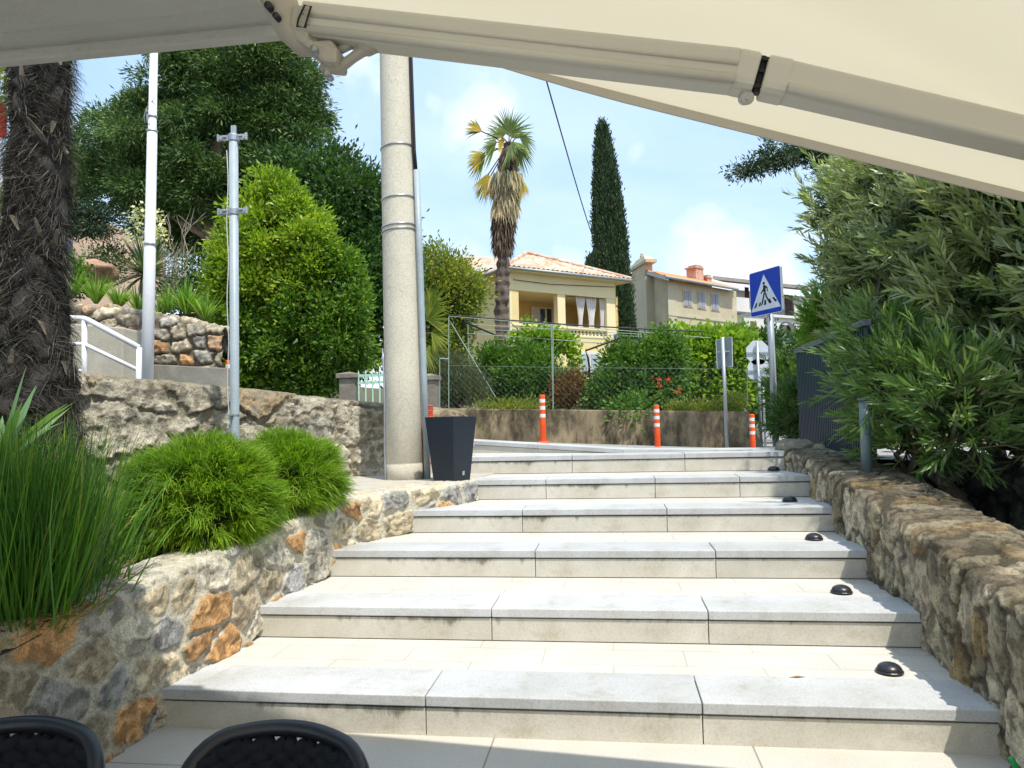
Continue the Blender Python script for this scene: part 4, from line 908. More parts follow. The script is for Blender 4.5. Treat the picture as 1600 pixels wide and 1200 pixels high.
# ------------------------------------------------------------------ houses
class Face:
    """vertical facade through ground points A and B; pixels of a survey photo give real points on it"""
    def __init__(s, A, B):
        s.A = np.array([A[0], A[1], 0.]); s.B = np.array([B[0], B[1], 0.]); s.u = (s.B-s.A)/np.linalg.norm(s.B-s.A)
        s.n = np.array([s.u[1], -s.u[0], 0.]); s.n = s.n if s.n[1] < 0 else -s.n
    def hit(s, px, py, off=0.):
        d = ray(px, py); o = s.A+s.n*off; t = np.dot(o-CAM, s.n)/np.dot(d, s.n); return CAM+d*t
    def hx(s, px, z, off=0.):
        q = s.hit(px, 500, off); return np.array([q[0], q[1], z])
    def plate(s, b, pts, th, off=0.):
        return b.plate([s.hit(*p, off) for p in pts], -s.n*th)
    def box(s, b, px0, px1, z0, z1, th, off=0.):
        p, q = s.hx(px0, z0, off), s.hx(px1, z0, off); b.hexa([p, q, q-s.n*th, p-s.n*th], [p+[0, 0, z1-z0], q+[0, 0, z1-z0], q-s.n*th+[0, 0, z1-z0], p-s.n*th+[0, 0, z1-z0]]); return b
def roofmat(name, c1, c2, c3):
    m, t, o = new_mat(name); co = N(t, 'ShaderNodeTexCoord').outputs['Object']
    v = N(t, 'ShaderNodeTexVoronoi', {'Vector': co, 'Scale': 4.2}); n = N(t, 'ShaderNodeTexNoise', {'Vector': co, 'Scale': 1.5, 'Detail': 5.0})
    a = N(t, 'ShaderNodeMath', {0: v.outputs['Color'], 1: n.outputs['Fac']}, operation='ADD')
    col = rampn(t, N(t, 'ShaderNodeMath', {0: a.outputs[0], 1: .5}, operation='MULTIPLY').outputs[0], [(.28, c1), (.5, c2), (.72, c3)]).outputs[0]
    b = N(t, 'ShaderNodeBsdfPrincipled', {'Base Color': col, 'Roughness': .85, 'Specular IOR Level': .2}); t.links.new(b.outputs[0], o.inputs[0]); return m
def tiled(name, poly, mat, parent, pitch=.24, row=.38, amp=.045, st=.04):
    """clay tile roof plane: poly[0]->poly[1] is the eave"""
    P = np.array(poly, float); e = P[1]-P[0]; e /= np.linalg.norm(e); n = np.cross(e, P[2]-P[0]); n /= np.linalg.norm(n); n = n if n[2] > 0 else -n
    s = np.cross(n, e); s = s if s[2] > 0 else -s
    uv = np.stack([(P-P[0])@e, (P-P[0])@s], 1)
    us = np.arange(uv[:, 0].min(), uv[:, 0].max()+st, st); vs = np.arange(uv[:, 1].min(), uv[:, 1].max()+st*2, st*2)
    U, V = np.meshgrid(us, vs, indexing='ij')
    hgt = amp*np.abs(np.sin(math.pi*U/pitch))+.05*(1-((V/row) % 1))+.012*vnoise(np.stack([U/pitch, V/row, U*0], -1), 3)
    X = P[0]+U[..., None]*e+V[..., None]*s+n*hgt[..., None]
    G = grid_faces(len(us), len(vs)); cu = (U.ravel()[G]).mean(1); cv = (V.ravel()[G]).mean(1); ins = np.zeros(len(G), bool); m = len(uv)
    for i in range(m):
        a, b = uv[i], uv[(i+1) % m]; c = ((a[1] > cv) != (b[1] > cv)) & (cu < (b[0]-a[0])*(cv-a[1])/((b[1]-a[1])+1e-12)+a[0]); ins ^= c
    return mesh_np(name, X.reshape(-1, 3), [G[ins]], mat, parent)
m_cream = pmat('cream_render', (.72, .58, .28), (.66, .53, .26), .8, .9, .15, fine=.05)
m_cream2 = pmat('cream_trim', (.76, .66, .40), (.70, .60, .36), .8, .85, .1)
m_ochre = pmat('ochre_render', (.68, .47, .17), (.62, .43, .155), 1.2, .9, .1)
m_shut = pmat('white_shutter', (.62, .60, .55), (.56, .54, .5), 5, .6, .05)
m_win = pmat('window_glass', (.03, .035, .04), (.045, .05, .055), 2, .12, 0, spec=.7)
m_tileA = roofmat('clay_tiles_old', (.44, .25, .17), (.53, .37, .27), (.60, .49, .40))
m_gut = pmat('gutter_zinc', (.36, .38, .37), (.30, .32, .31), 3, .5, .05, metal=.3)
fA = PY(797, 430, 30.0); fB = PY(962, 430, 33.6); F1 = Face(fA, fB)
yh = thing('yellow_house', (fA[0], fA[1], 1.5), 'cream yellow villa with clay tiled roof and curtained loggia behind the palm', 'house')
ze = F1.hit(797, 421)[2]-.05; zs_lo = F1.hit(880, 451+11)[2]        # eave height, loggia lintel
zfl = F1.hit(880, 524)[2]; zl = ze; z0h = 1.0
zlin = F1.hit(800, 452)[2]
b = MB(); F1.box(b, 797, 962, zlin, ze, .3); b.build('upper_wall', m_cream2, yh)
b = MB(); F1.box(b, 797, 962, z0h, zfl-.05, .3, 0); b.build('lower_wall', m_cream, yh)
for a, c, nm in ((797, 800.5, 'corner_pillar'), (872, 884, 'pillar'), (948.5, 962, 'corner_pillar')):
    b = MB(); F1.box(b, a, c, zfl-.05, zlin, .3, .003); b.build(nm, m_cream2, yh, bevel=.01)
b = MB(); F1.box(b, 796, 963, zlin-.02, zlin+.10, .02, .02); b.build('lintel_moulding', m_cream2, yh)
b = MB(); F1.box(b, 797.5, 961, zfl-.25, zfl-.05, 3.0, -.31); b.build('loggia_floor', m_cream2, yh)
b = MB(); F1.box(b, 798, 961, zlin+.05, zlin+.15, 3.0, -.31); b.build('loggia_ceiling', m_cream2, yh)
b = MB(); F1.box(b, 790, 966, zfl-.3, ze-.05, .2, -2.6); b.build('loggia_back_wall', m_ochre, yh)
# left side wall
L0 = F1.A; L1 = L0-F1.n*6.5; b = MB()
b.hexa([L0+[0, 0, z0h], L1+[0, 0, z0h], L1+[.2, .2, z0h], L0+[.3, .25, z0h]], [L0+[0, 0, ze], L1+[0, 0, ze], L1+[.2, .2, ze], L0+[.3, .25, ze]]); b.build('side_wall', m_cream, yh)
Rr0 = F1.B; Rr1 = Rr0-F1.n*6.5; b = MB(); b.hexa([Rr0+[-.02, .05, z0h], Rr1+[0, 0, z0h], Rr1+[-.3, 0, z0h], Rr0+[-.32, .05, z0h]], [Rr0+[-.02, .05, ze], Rr1+[0, 0, ze], Rr1+[-.3, 0, ze], Rr0+[-.32, .05, ze]]); b.build('side_wall', m_cream, yh)
# door and shutters in the loggia
def fbox(face, name, mat, par, px0, px1, py0, py1, off, th, zref=None, bevel=0):
    z1 = face.hit((px0+px1)/2, py0, off)[2]; z0 = face.hit((px0+px1)/2, py1, off)[2]
    b = MB(); face.box(b, px0, px1, z0, z1, th, off); return b.build(name, mat, par, bevel=bevel)
dr = fbox(F1, 'door', m_shut, yh, 842, 868, 480, 527, -2.52, .06); fbox(F1, 'shutter', m_shut, yh, 831, 842, 479, 527, -2.48, .05)
fbox(F1, 'pane', m_win, dr, 844.5, 852, 482.5, 526, -2.50, .01); fbox(F1, 'pane', m_win, dr, 855, 862, 482.5, 526, -2.50, .01)
fbox(F1, 'wall_lamp', m_blk, yh, 801, 803.5, 479, 484, -2.3, .15)
# balustrade
zb0 = zfl-.05; zb1 = F1.hit(900, 517)[2]+.06
b = MB(); F1.box(b, 800, 948, zb1-.0, zb1+.11, .34, .03); b.build('balustrade_rail', m_cream2, yh, bevel=.02)
b = MB(); F1.box(b, 800, 948, zb0, zb0+.1, .34, .03); b.build('balustrade_base', m_cream2, yh, bevel=.01)
zb0 += .1
k = 806.0
while k < 946:
    if not 871 < k < 885:
        c = F1.hx(k, zb0, -.14); H2 = zb1-zb0
        MB().lathe([(.075, 0), (.075, H2*.08), (.05, H2*.12), (.085, H2*.32), (.04, H2*.62), (.06, H2*.9), (.075, H2*.93), (.075, H2)], c, 10).build('baluster', m_cream2, yh, smooth=True)
    k += 5.6
# curtains
m_curt = pmat('white_curtain', (.78, .76, .74), (.72, .70, .68), 4, .9, .1)
for (a0, a1, c0, c1) in ((900.5, 914, 904, 909), (916.5, 932, 920, 927), (937, 944.5, 938, 942.5)):
    V = []; nu, nv = 42, 14
    for i in range(nu):
        for j in range(nv):
            t = j/(nv-1); u = i/(nu-1); nar = sstep(0, .85, t)*(1 if t < .86 else 1-.5*(t-.86)/.14)
            px = (a0+(a1-a0)*u)*(1-nar)+(c0+(c1-c0)*u)*nar; z = zlin-.03-t*(zlin-.03-zfl-.3)
            q = F1.hx(px, z, -.2); V.append(q+F1.n*(.06*math.sin(u*math.pi*9+.4*math.sin(t*3))))
    mesh_np('curtain', V, [grid_faces(nu, nv)], m_curt, yh, smooth=True)
b = MB(); b.tube([F1.hx(886, zlin-.04, -.2), F1.hx(947, zlin-.04, -.2)], .015, 6); b.build('curtain_rod', m_blk, yh)
# lower window
wf = fbox(F1, 'window', m_shut, yh, 905, 936.5, 550, 583, .05, .06)
m_shg = pmat('grey_shutter', (.36, .42, .44), (.31, .37, .39), 5, .6, .05)
for a, c in ((907.5, 919.5), (922, 934)):
    sh = fbox(F1, 'shutter', m_shg, wf, a, c, 553.5, 579, .07, .03)
z1_ = F1.hit(920, 552)[2]
b = MB()
for a in (-1, 1): pass
WL, WR, TR_, TL_ = PY(690, 427, 33.0), PY(786, 420, 31.6), PY(781, 404, 35.0), PY(718, 392, 37.5)
tiled('wing_roof', [WL, WR, TR_, TL_], m_tileA, yh)
b = MB(); b.plate([WL+[.3, .4, -.1], WR+[0, .4, -.1], np.array([WR[0], WR[1]+.4, 1.]), np.array([WL[0]+.3, WL[1]+.4, 1.])], (0, .3, 0)); b.build('wing_wall', m_cream, yh)
# roof with overhang
E0, E1 = PY(791, 417, 29.45), PY(986, 435, 33.6); E1[2] = E0[2]; EL = E0-F1.n*7.2; R0 = PY(823, 398, 33.0)
ER = E1-F1.n*7.2; 
tiled('roof', [E0, E1, R0], m_tileA, yh); tiled('roof', [EL, E0, R0], m_tileA, yh); tiled('roof', [E1, ER, R0], m_tileA, yh); tiled('roof', [ER, EL, R0], m_tileA, yh, st=.1)
MB().tube([E0+[0, 0, .07], R0+[0, 0, .10]], .09, 8).tube([R0+[0, 0, .1], E1+[0, 0, .07]], .09, 8).build('ridge_tiles', m_tileA, yh)
b = MB(); b.hexa([E0-[0, 0, .10], E1-[0, 0, .10], F1.B+[-.2, .8, E0[2]-.10], F1.A+[.6, .8, E0[2]-.10]], [E0-[0, 0, .03], E1-[0, 0, .03], F1.B+[-.2, .8, E0[2]-.03], F1.A+[.6, .8, E0[2]-.03]])
b.hexa([EL-[0, 0, .10], E0-[0, 0, .101], F1.A+[.6, .8, E0[2]-.101], L1+[.8, 0, E0[2]-.101]], [EL-[0, 0, .031], E0-[0, 0, .031], F1.A+[.6, .8, E0[2]-.031], L1+[.8, 0, E0[2]-.031]]); b.build('soffit', m_cream2, yh)
MB().tube([EL-[0, 0, .02], E0+[-.05, -.05, -.02], E1+[0, -.05, -.02]], .07, 10).build('gutter', m_gut, yh, smooth=True)
q = F1.hit(803, 438, .05); MB().tube([F1.hit(803, 434, .03), F1.hit(803, 437, .04), F1.hit(860, 444, .06), F1.hit(960, 448.5, .04)], .014, 5).build('wall_cable', m_blk, yh)
fbox(F1, 'blue_plate', pmat('blue_plate', (.05, .12, .45), None, 3, .5, 0), yh, 959, 963.5, 522, 528, .05, .03)

# beige house with chimney stack
m_bei = pmat('beige_old_render', (.55, .48, .33), (.45, .39, .27), .7, .95, .2, c3=(.60, .53, .37), fine=.06)
m_beid = pmat('beige_trim', (.50, .46, .33), (.44, .40, .29), .9, .95, .1)
m_tileB = roofmat('clay_tiles_new', (.62, .20, .075), (.68, .26, .10), (.64, .30, .15))
gA = PY(1045, 440, 42.); gB = PY(1152, 440, 47.); F2 = Face(gA, gB)
gC = PY(978, 440, 49.); F3 = Face(gC, gA)
bh = thing('beige_house', (gA[0], gA[1], 1.5), 'old beige rendered house with orange roof, grey shutters and large chimney stack', 'house')
ze2 = F2.hit(1045, 437)[2]; zt3 = PY(1010, 421, 46)[2]
b = MB(); F2.box(b, 1045, 1152, 1.0, ze2, .4); b.build('front_wall', m_bei, bh)
q0 = F3.hx(1045, 1.0); q1 = F3.hx(1010, 1.0); q2 = F3.hx(976, 1.0)
apex = np.array([q1[0], q1[1], F3.hit(1010, 421)[2]])
zb = F3.hit(977, 437)[2]
b = MB(); b.plate([q0, q1, q2, np.array([q2[0], q2[1], zb]), apex, np.array([q0[0], q0[1], ze2])], -F3.n*.4); b.build('gable_wall', m_bei, bh)
fbox(F2, 'corner_strip', m_beid, bh, 1045, 1058, 440, 540, .025, .03)
fbox(F2, 'string_course', m_beid, bh, 1045, 1152, 495, 499, .05, .06)
for a, c, y0, y1 in ((1071, 1082, 454.5, 477.5), (1093, 1103, 457, 481), (1114, 1124, 460, 484)):
    w_ = fbox(F2, 'window', m_beid, bh, a-2, c+2, y0-2, y1+2, .04, .06); mid_ = (a+c)/2
    fbox(F2, 'shutter', pmat('lilac_grey_shutter', (.30, .30, .36), (.26, .26, .31), 6, .7, .1), w_, a, mid_-.4, y0, y1, .07, .04); fbox(F2, 'shutter', bpy.data.materials['lilac_grey_shutter'], w_, mid_+.4, c, y0, y1, .07, .04)
rdg = (gB-gA); rdg[2] = 0; 
e0 = F2.hx(1042, ze2, .5); e1 = F2.hx(1155, ze2, .5); r0 = np.array([apex[0], apex[1], apex[2]+.05])-F3.n*-.3; r1 = r0+rdg*1.05
tiled('roof', [e0, e1, r1, r0], m_tileB, bh, st=.06)
b = MB(); b.hexa([e0-[0, 0, .2], e0+F2.u*.3-[0, 0, .2], r0+F2.u*.3-[0, 0, .2], r0-[0, 0, .2]], [e0-[0, 0, -.03], e0+F2.u*.3-[0, 0, -.03], r0+F2.u*.3-[0, 0, -.03], r0-[0, 0, -.03]]); b.build('verge', m_gut, bh)
bk = F3.hx(974, zb, .3); tiled('roof', [bk, bk+rdg*.9, r1, r0], m_tileB, bh, st=.08)
MB().tube([e0-[0, 0, .02], e1-[0, 0, .02]], .08, 8).build('gutter', m_gut, bh)
# chimneys
ch = fbox(F3, 'chimney', m_beid, bh, 988, 1011, 437, 600, .5, .6); ch2 = fbox(F3, 'chimney_shaft', m_bei, bh, 989.5, 1009.5, 407, 437, .45, .5)
qa, qb = F3.hx(988, 0, .52), F3.hx(1011, 0, .52); zc0 = F3.hit(1000, 409, .9)[2]; zc1 = F3.hit(1000, 402, .9)[2]
b = MB(); F3.box(b, 987, 1012, zc0, zc0+.18, .7, .55); V = len(b.v); cxx = (qa+qb)/2-F3.n*.32
p = [qa, qb, qb-F3.n*.64, qa-F3.n*.64]; b.hexa([x+[0, 0, zc0+.18] for x in p], [(x+(cxx-x)*.45)+[0, 0, zc1+.28] for x in p]); b.build('chimney_cap', m_beid, bh)
MB().lathe([(.12, 0), (.16, .1), (.10, .2), (.13, .28), (.02, .38)], (cxx[0], cxx[1], zc1+.28), 10).build('finial', m_beid, bh, smooth=True)
m_chb = pmat('chimney_brick', (.42, .20, .13), (.50, .40, .33), 3, .9, .3)
for a, c, y0, y1, rr in ((1089, 1103, 415, 445, 1.2), (1106.5, 1115.5, 430, 448, 1.6)):
    k_ = fbox(F2, 'roof_chimney', m_chb, bh, a+1, c-1, y0+4, y1, -1.2, .7)
    fbox(F2, 'chimney_top', m_chb, bh, a, c, y0+2.5, y0+4.5, -1.15, .8); fbox(F2, 'chimney_hood', m_chb, bh, a+2, c-2, y0, y0+2.5, -1.25, .6)

# white house with arches
m_wh = pmat('white_render', (.66, .65, .62), (.58, .57, .55), .6, .9, .12, fine=.04)
m_dk = pmat('dark_red_shutter', (.10, .03, .03), (.07, .025, .025), 5, .6, .05)
m_br = pmat('brown_door', (.14, .08, .06), (.11, .065, .05), 5, .7, .05)
wA, wB = PY(1149, 450, 56.), PY(1264, 450, 61.); F4 = Face(wA, wB)
wh = thing('white_house', (wA[0], wA[1], 2), 'white two storey house with balconies and arched porch behind the blue crossing sign', 'house')
zt4 = F4.hit(1155, 445)[2]; zr4 = zt4
zsl = F4.hit(1222, 493)[2]; zbs = F4.hit(1230, 545)[2]
b = MB(); F4.box(b, 1149, 1264, zsl, zt4, .4, -1.6); b.build('upper_wall', m_wh, wh)
b = MB(); F4.box(b, 1149, 1264, 2, zsl-.2, .3, -2.6); b.build('porch_back_wall', m_wh, wh)
b = MB(); F4.box(b, 1149, 1205, 2, zsl-.2, .4, -.4); b.build('left_wall', m_wh, wh)
fq = F4.hx(1264, 2, -1.6); b = MB(); b.hexa([fq, fq+[.4, 0, 0], fq+[3.4, 8, 0], fq+[3, 8, 0]], [x+np.array([0, 0, zt4-2]) for x in (fq, fq+[.4, 0, 0], fq+[3.4, 8, 0], fq+[3, 8, 0])]); b.build('side_wall', m_wh, wh)
b = MB(); F4.box(b, 1204, 1266, zsl-.2, zsl, 2.8, .2); F4.box(b, 1149, 1174, zsl-.0, zsl+.2, 1.6, .3); b.build('balcony_slab', m_wh, wh)
b = MB(); F4.box(b, 1149, 1172, zsl+.2, zsl+1.05, .15, .3); b.build('balcony_parapet', m_wh, wh)
b = MB(); F4.box(b, 1242, 1266, zsl, zsl+1.0, .12, .2); b.build('balcony_parapet', m_wh, wh)
b = MB()
for k in range(2):
    b.tube([F4.hx(1204, zsl+.5+k*.45, .15), F4.hx(1290, zsl+.5+k*.45, .15)], .025, 5)
for px in range(1206, 1292, 5): b.tube([F4.hx(px, zsl, .15), F4.hx(px, zsl+.97, .15)], .015, 4)
b.build('balcony_railing', m_blk, wh)
# arches: front wall of the porch with arched openings
def archwall(b, face, px0, px1, ax0, ax1, zlo, zspring, zhi, th, off):
    p0, p1 = face.hx(px0, 0, off), face.hx(px1, 0, off); a0, a1 = face.hx(ax0, 0, off), face.hx(ax1, 0, off)
    r = np.linalg.norm(a1-a0)/2; c = (a0+a1)/2; u = face.u; top = []
    ry = min(r*.8, zhi-.15-zspring)
    arc = [c+u*r*math.cos(t)+np.array([0, 0, zspring+ry*math.sin(t)]) for t in np.linspace(math.pi, 0, 14)]
    up = [q*[1, 1, 0]+[0, 0, zhi] for q in arc]
    for i in range(13): b.hexa([arc[i], arc[i+1], arc[i+1]-face.n*th, arc[i]-face.n*th], [up[i], up[i+1], up[i+1]-face.n*th, up[i]-face.n*th])
    for q0, q1 in ((p0, a0), (a1, p1)): b.hexa([q0+[0, 0, zlo], q1+[0, 0, zlo], q1-face.n*th+[0, 0, zlo], q0-face.n*th+[0, 0, zlo]], [q0+[0, 0, zhi], q1+[0, 0, zhi], q1-face.n*th+[0, 0, zhi], q0-face.n*th+[0, 0, zhi]])
zpl = F4.hit(1230, 536)[2]; b = MB()
archwall(b, F4, 1205, 1245.5, 1215, 1243, zpl, zsl-1.25, zsl-.2, .4, 0); archwall(b, F4, 1245.5, 1266, 1248, 1262.5, zpl, zsl-1.0, zsl-.2, .4, 0)
b.build('arched_porch', m_wh, wh)
b = MB(); F4.box(b, 1185, 1266, 2, zpl-.1, .5, .1); b.build('lower_wall', m_wh, wh)
b = MB(); rp0, rp1 = F4.hx(1116, zt4, .8), F4.hx(1270, zt4, .8); rb = np.array([2.0, 8, 0]); b.hexa([rp0, rp1, rp1+rb+[0, 0, 1.2], rp0+rb+[0, 0, 1.2]], [rp0+[0, 0, .25], rp1+[0, 0, .25], rp1+rb+[0, 0, 1.45], rp0+rb+[0, 0, 1.45]]); b.build('roof', pmat('grey_roof', (.32, .27, .24), (.26, .23, .21), 2, .9, .2), wh)
for nm, mt_, a, c, y0, y1, o_ in (('door', m_dk, 1228.5, 1240, 461, 493, -1.55), ('door', m_dk, 1166, 1172, 449, 478, -1.55), ('door', m_br, 1173, 1182, 502, 530, -.35), ('door', m_blk, 1230.5, 1239, 509, 536, -2.5), ('door', m_br, 1205, 1208, 506, 536, -.3)):
    fbox(F4, nm, mt_, wh, a, c, y0, y1, o_, .05)
t = thing('blue_parasol', F4.hx(1237, zpl-.5, 1.0), 'small blue and white canvas shade in front of the white house arches', 'awning')
b = MB(); F4.plate(b, [(1228, 528), (1248, 530), (1249, 536), (1229, 538)], .05, 1.0); b.build('canvas', pmat('blue_canvas', (.08, .22, .5), (.5, .6, .7), 1.2, .7, 0), t)

# pink house at the far left
kA, kB = PY(70, 360, 24.), PY(127, 360, 24.); F5 = Face(kA, kB)
kh = thing('pink_house', (kB[0], kB[1], 3), 'pale pink house corner with dark arched window between the palm trunk and big conifer', 'house')
m_pk = pmat('pink_render', (.60, .44, .33), (.55, .40, .30), .8, .9, .1)
zk = F5.hit(120, 326)[2]; b = MB(); F5.box(b, 20, 127, 2.5, zk, .4); b.build('wall', m_pk, kh)
p = F5.hx(127, 2.5); b = MB(); b.hexa([p, p+[1.2, 3.2, 0], p+[.9, 3.3, 0], p+[-.3, .3, 0]], [x+np.array([0, 0, zk-2.5]) for x in (p, p+[1.2, 3.2, -.9], p+[.9, 3.3, -.9], p+[-.3, .3, 0])]); b.build('side_wall', m_pk, kh)
b = MB(); F5.box(b, 128, 139, F5.hit(130, 414)[2], F5.hit(130, 383)[2], .9, .2); b.build('terrace_block', m_pk, kh)
wz0, wz1 = F5.hit(106, 403)[2], F5.hit(106, 352)[2]; wp0, wp1 = F5.hx(101, 0, .02), F5.hx(112, 0, .02)
pts = [wp0+[0, 0, wz0], wp1+[0, 0, wz0]]+[(wp0+wp1)/2+(wp1-wp0)/2*math.cos(a)+[0, 0, wz1-.25+.25*math.sin(a)] for a in np.linspace(0, math.pi, 9)]
b = MB(); b.plate(pts, -F5.n*.05); b.build('window', m_win, kh)
q = PY(3, 200, 9.0); t = thing('red_awning', q, 'slice of red awning behind the furry palm trunk at the left edge', 'awning')
b = MB(); b.plate([PY(-60, 150, 9), PY(9, 162, 9), PY(9, 215, 9.2), PY(-60, 215, 9.2)], (0, .02, -.01)); b.build('canvas', pmat('red_canvas', (.55, .05, .02), (.48, .045, .02), 3, .8, .05), t)
b = MB(); b.tube([PY(2, 215, 9.2), PY(2, 420, 9.2)], .02, 6); b.build('support_pole', m_white, t)

# ------------------------------------------------------------------ cafe building beam and awning
def stucco(name, c):
    m, t, o = new_mat(name); co = N(t, 'ShaderNodeTexCoord').outputs['Object']
    n = N(t, 'ShaderNodeTexNoise', {'Vector': co, 'Scale': 2.5, 'Detail': 5.0}); col = rampn(t, n.outputs['Fac'], [(.3, tuple(x*.9 for x in c)), (.7, c)]).outputs[0]
    nb = N(t, 'ShaderNodeTexNoise', {'Vector': co, 'Scale': 55.0, 'Detail': 6.0, 'Roughness': .7})
    b = N(t, 'ShaderNodeBsdfPrincipled', {'Base Color': col, 'Roughness': .9, 'Specular IOR Level': .2})
    bp = N(t, 'ShaderNodeBump', {'Strength': .9, 'Distance': .012, 'Height': nb.outputs['Fac']}); t.links.new(bp.outputs[0], b.inputs['Normal']); t.links.new(b.outputs[0], o.inputs[0]); return m
m_stu = stucco('grey_white_stucco', (.58, .58, .55))
bx1 = PY(446, 66, 1.86)[0]; zbm = PY(220, 83, 1.86)[2]
bm = thing('stucco_beam', (bx1, 2.0, zbm), 'rough white stucco soffit of the cafe roof above the palm trunk', 'beam')
b = MB(); b.box((bx1-2.6, .54, zbm+.265), (5.2, 2.62, .48)); b.build('soffit', m_stu, bm, bevel=.006)
b = MB(); b.box((bx1-2.6, 1.845, zbm+.013), (5.2, .036, .034)); b.box((bx1-2.6, 1.60, zbm+.022), (5.2, .26, .010)); b.build('drip_edge', m_stu, bm, bevel=.006)
def fabricmat(name):
    m, t, o = new_mat(name); co = N(t, 'ShaderNodeTexCoord').outputs['Object']
    n = N(t, 'ShaderNodeTexNoise', {'Vector': co, 'Scale': 1.3, 'Detail': 5.0}); col = rampn(t, n.outputs['Fac'], [(.3, (.62, .56, .41)), (.7, (.66, .60, .45))]).outputs[0]
    wv = N(t, 'ShaderNodeTexNoise', {'Vector': co, 'Scale': 300.0, 'Detail': 1.0})
    b = N(t, 'ShaderNodeBsdfDiffuse', {'Color': col}); tr = N(t, 'ShaderNodeBsdfTranslucent', {'Color': col})
    bp = N(t, 'ShaderNodeBump', {'Strength': .15, 'Distance': .001, 'Height': wv.outputs['Fac']}); t.links.new(bp.outputs[0], b.inputs['Normal'])
    mx = N(t, 'ShaderNodeMixShader', {0: .42, 1: b.outputs[0], 2: tr.outputs[0]}); t.links.new(mx.outputs[0], o.inputs[0]); return m
m_fab = fabricmat('cream_awning_fabric')
m_arm = pmat('cream_powder_coat', (.58, .555, .49), (.55, .525, .46), 3, .4, .03, spec=.45)
m_arm2 = pmat('grey_bracket_paint', (.43, .40, .34), (.38, .35, .30), 8, .5, .12)
YE = 1.95; e0 = PY(620, 62, YE); e1 = PY(1610, 305, YE); ed = (e1-e0)/(e1[0]-e0[0])
aw = thing('retractable_awning', (e0[0], 2.0, e0[2]), 'cream fabric retractable awning with folding arm overhead', 'awning')
fz = lambda x: e0[2]+(x-e0[0])*ed[2]+.02
nu, nv = 60, 24; V = []
for x in np.linspace(-1.0, 4.6, nu):
    for y in np.linspace(YE, -2.4, nv): V.append((x, y, fz(x)+.008*math.sin(y*2.3+x)-.012*math.sin((x+1)/5.6*math.pi)+(.05*(y-YE)*0)))
fo = mesh_np('fabric', V, [grid_faces(nu, nv)], m_fab, aw, smooth=True)
b = MB()    # hem along the side edge: folded strip hanging below the fabric edge, rising near the cassette
xs = np.linspace(-.75, 4.5, 40)
V = []
for x in xs:
    k = sstep(-.75, .1, np.array(x))*.036+.004
    for dy, dz in ((0, .006), (0, -k), (-.006, -k), (-.006, .006)): V.append((x, YE+.004+dy, fz(x)+dz))
F = [(i*4+j, i*4+(j+1) % 4, (i+1)*4+(j+1) % 4, (i+1)*4+j) for i in range(len(xs)-1) for j in range(4)]
b.add(V, F); b.build('hem', pmat('hem_fabric', (.55, .52, .46), (.50, .47, .42), 4, .9, .1), aw)
# folding arm
def beam_between(b, p, q, w, h, p_w=None, n=14, rnd=.35):
    """rounded rectangular profile between two points; w along the fabric plane, h across it"""
    p, q = np.array(p, float), np.array(q, float); d = (q-p)/np.linalg.norm(q-p); a = np.cross(d, [0, 0, 1]); a /= np.linalg.norm(a); c = np.cross(a, d); V = []
    prof = []
    for (sx, sy, a0) in ((1, 1, 0), (-1, 1, 90), (-1, -1, 180), (1, -1, 270)):
        for k in range(4):
            t = R_(a0+k*30); rr = rnd*min(w, h)/2; prof.append((sx*(w/2-rr)+rr*math.cos(t), sy*(h/2-rr)+rr*math.sin(t)))
    for P_ in (p, q): V += [P_+a*x+c*y for x, y in prof]
    m = len(prof); b.add(V, [tuple(range(m))[::-1], tuple(range(m, 2*m))]+[(j, (j+1) % m, (j+1) % m+m, j+m) for j in range(m)]); return a, c, d
YA = 1.51
S0 = PY(478, 36, YA); EB = PY(1150, 113, YA-.06); EB2 = PY(1222, 128, YA-.06); T1 = PY(1900, 285, YA+.2)
b = MB(); aa, ac, ad = beam_between(b, S0, EB, .06, .075); b.build('inner_arm', m_arm, aw, smooth=False)
b = MB(); b.tube([S0+ac*.004-aa*-.031, EB+ac*.004+aa*.031], .005, 8); b.tube([S0-ac*.026+aa*.029, EB-ac*.026+aa*.029], .010, 8); b.build('arm_rib', m_arm, aw, smooth=True)
b = MB(); bb_, bc_, bd_ = beam_between(b, EB2, T1, .055, .070); b.build('outer_arm', m_arm, aw)
b = MB(); b.tube([EB2-bc_*.024+bb_*.026, T1-bc_*.024+bb_*.026], .010, 8); b.build('arm_rib', m_arm, aw, smooth=True)
EE = (EB+EB2)/2
b = MB(); beam_between(b, EB-ad*.005, EE-ad*.007, .064, .080, rnd=.6); b.build('elbow_housing', m_arm, aw, bevel=.006)
b = MB(); beam_between(b, EE+bd_*.007, EB2+bd_*.012, .062, .078, rnd=.6); b.build('elbow_housing', m_arm, aw, bevel=.006)
b = MB(); b.tube([EE-ac*.036+aa*.006, EE+ac*.036+aa*.006], .009, 12)
for k in (-.025, .005, .028): b.tube([EE+ac*k+aa*.016-ad*.012, EE+ac*k+aa*.016+ad*.012], .005, 8)
b.build('elbow_hinge', m_blk, aw)
q = PY(1168, 156, YA-.07); b = MB(); b.tube([q+[0, .03, .016], q+[0, .0, .004]], .013, 14); b.build('elbow_pivot', m_arm, aw, smooth=True); 
MB().tube([q+[0, .0, .004], q+[0, -.003, .004]], .005, 10).build('bolt', m_steel, aw)
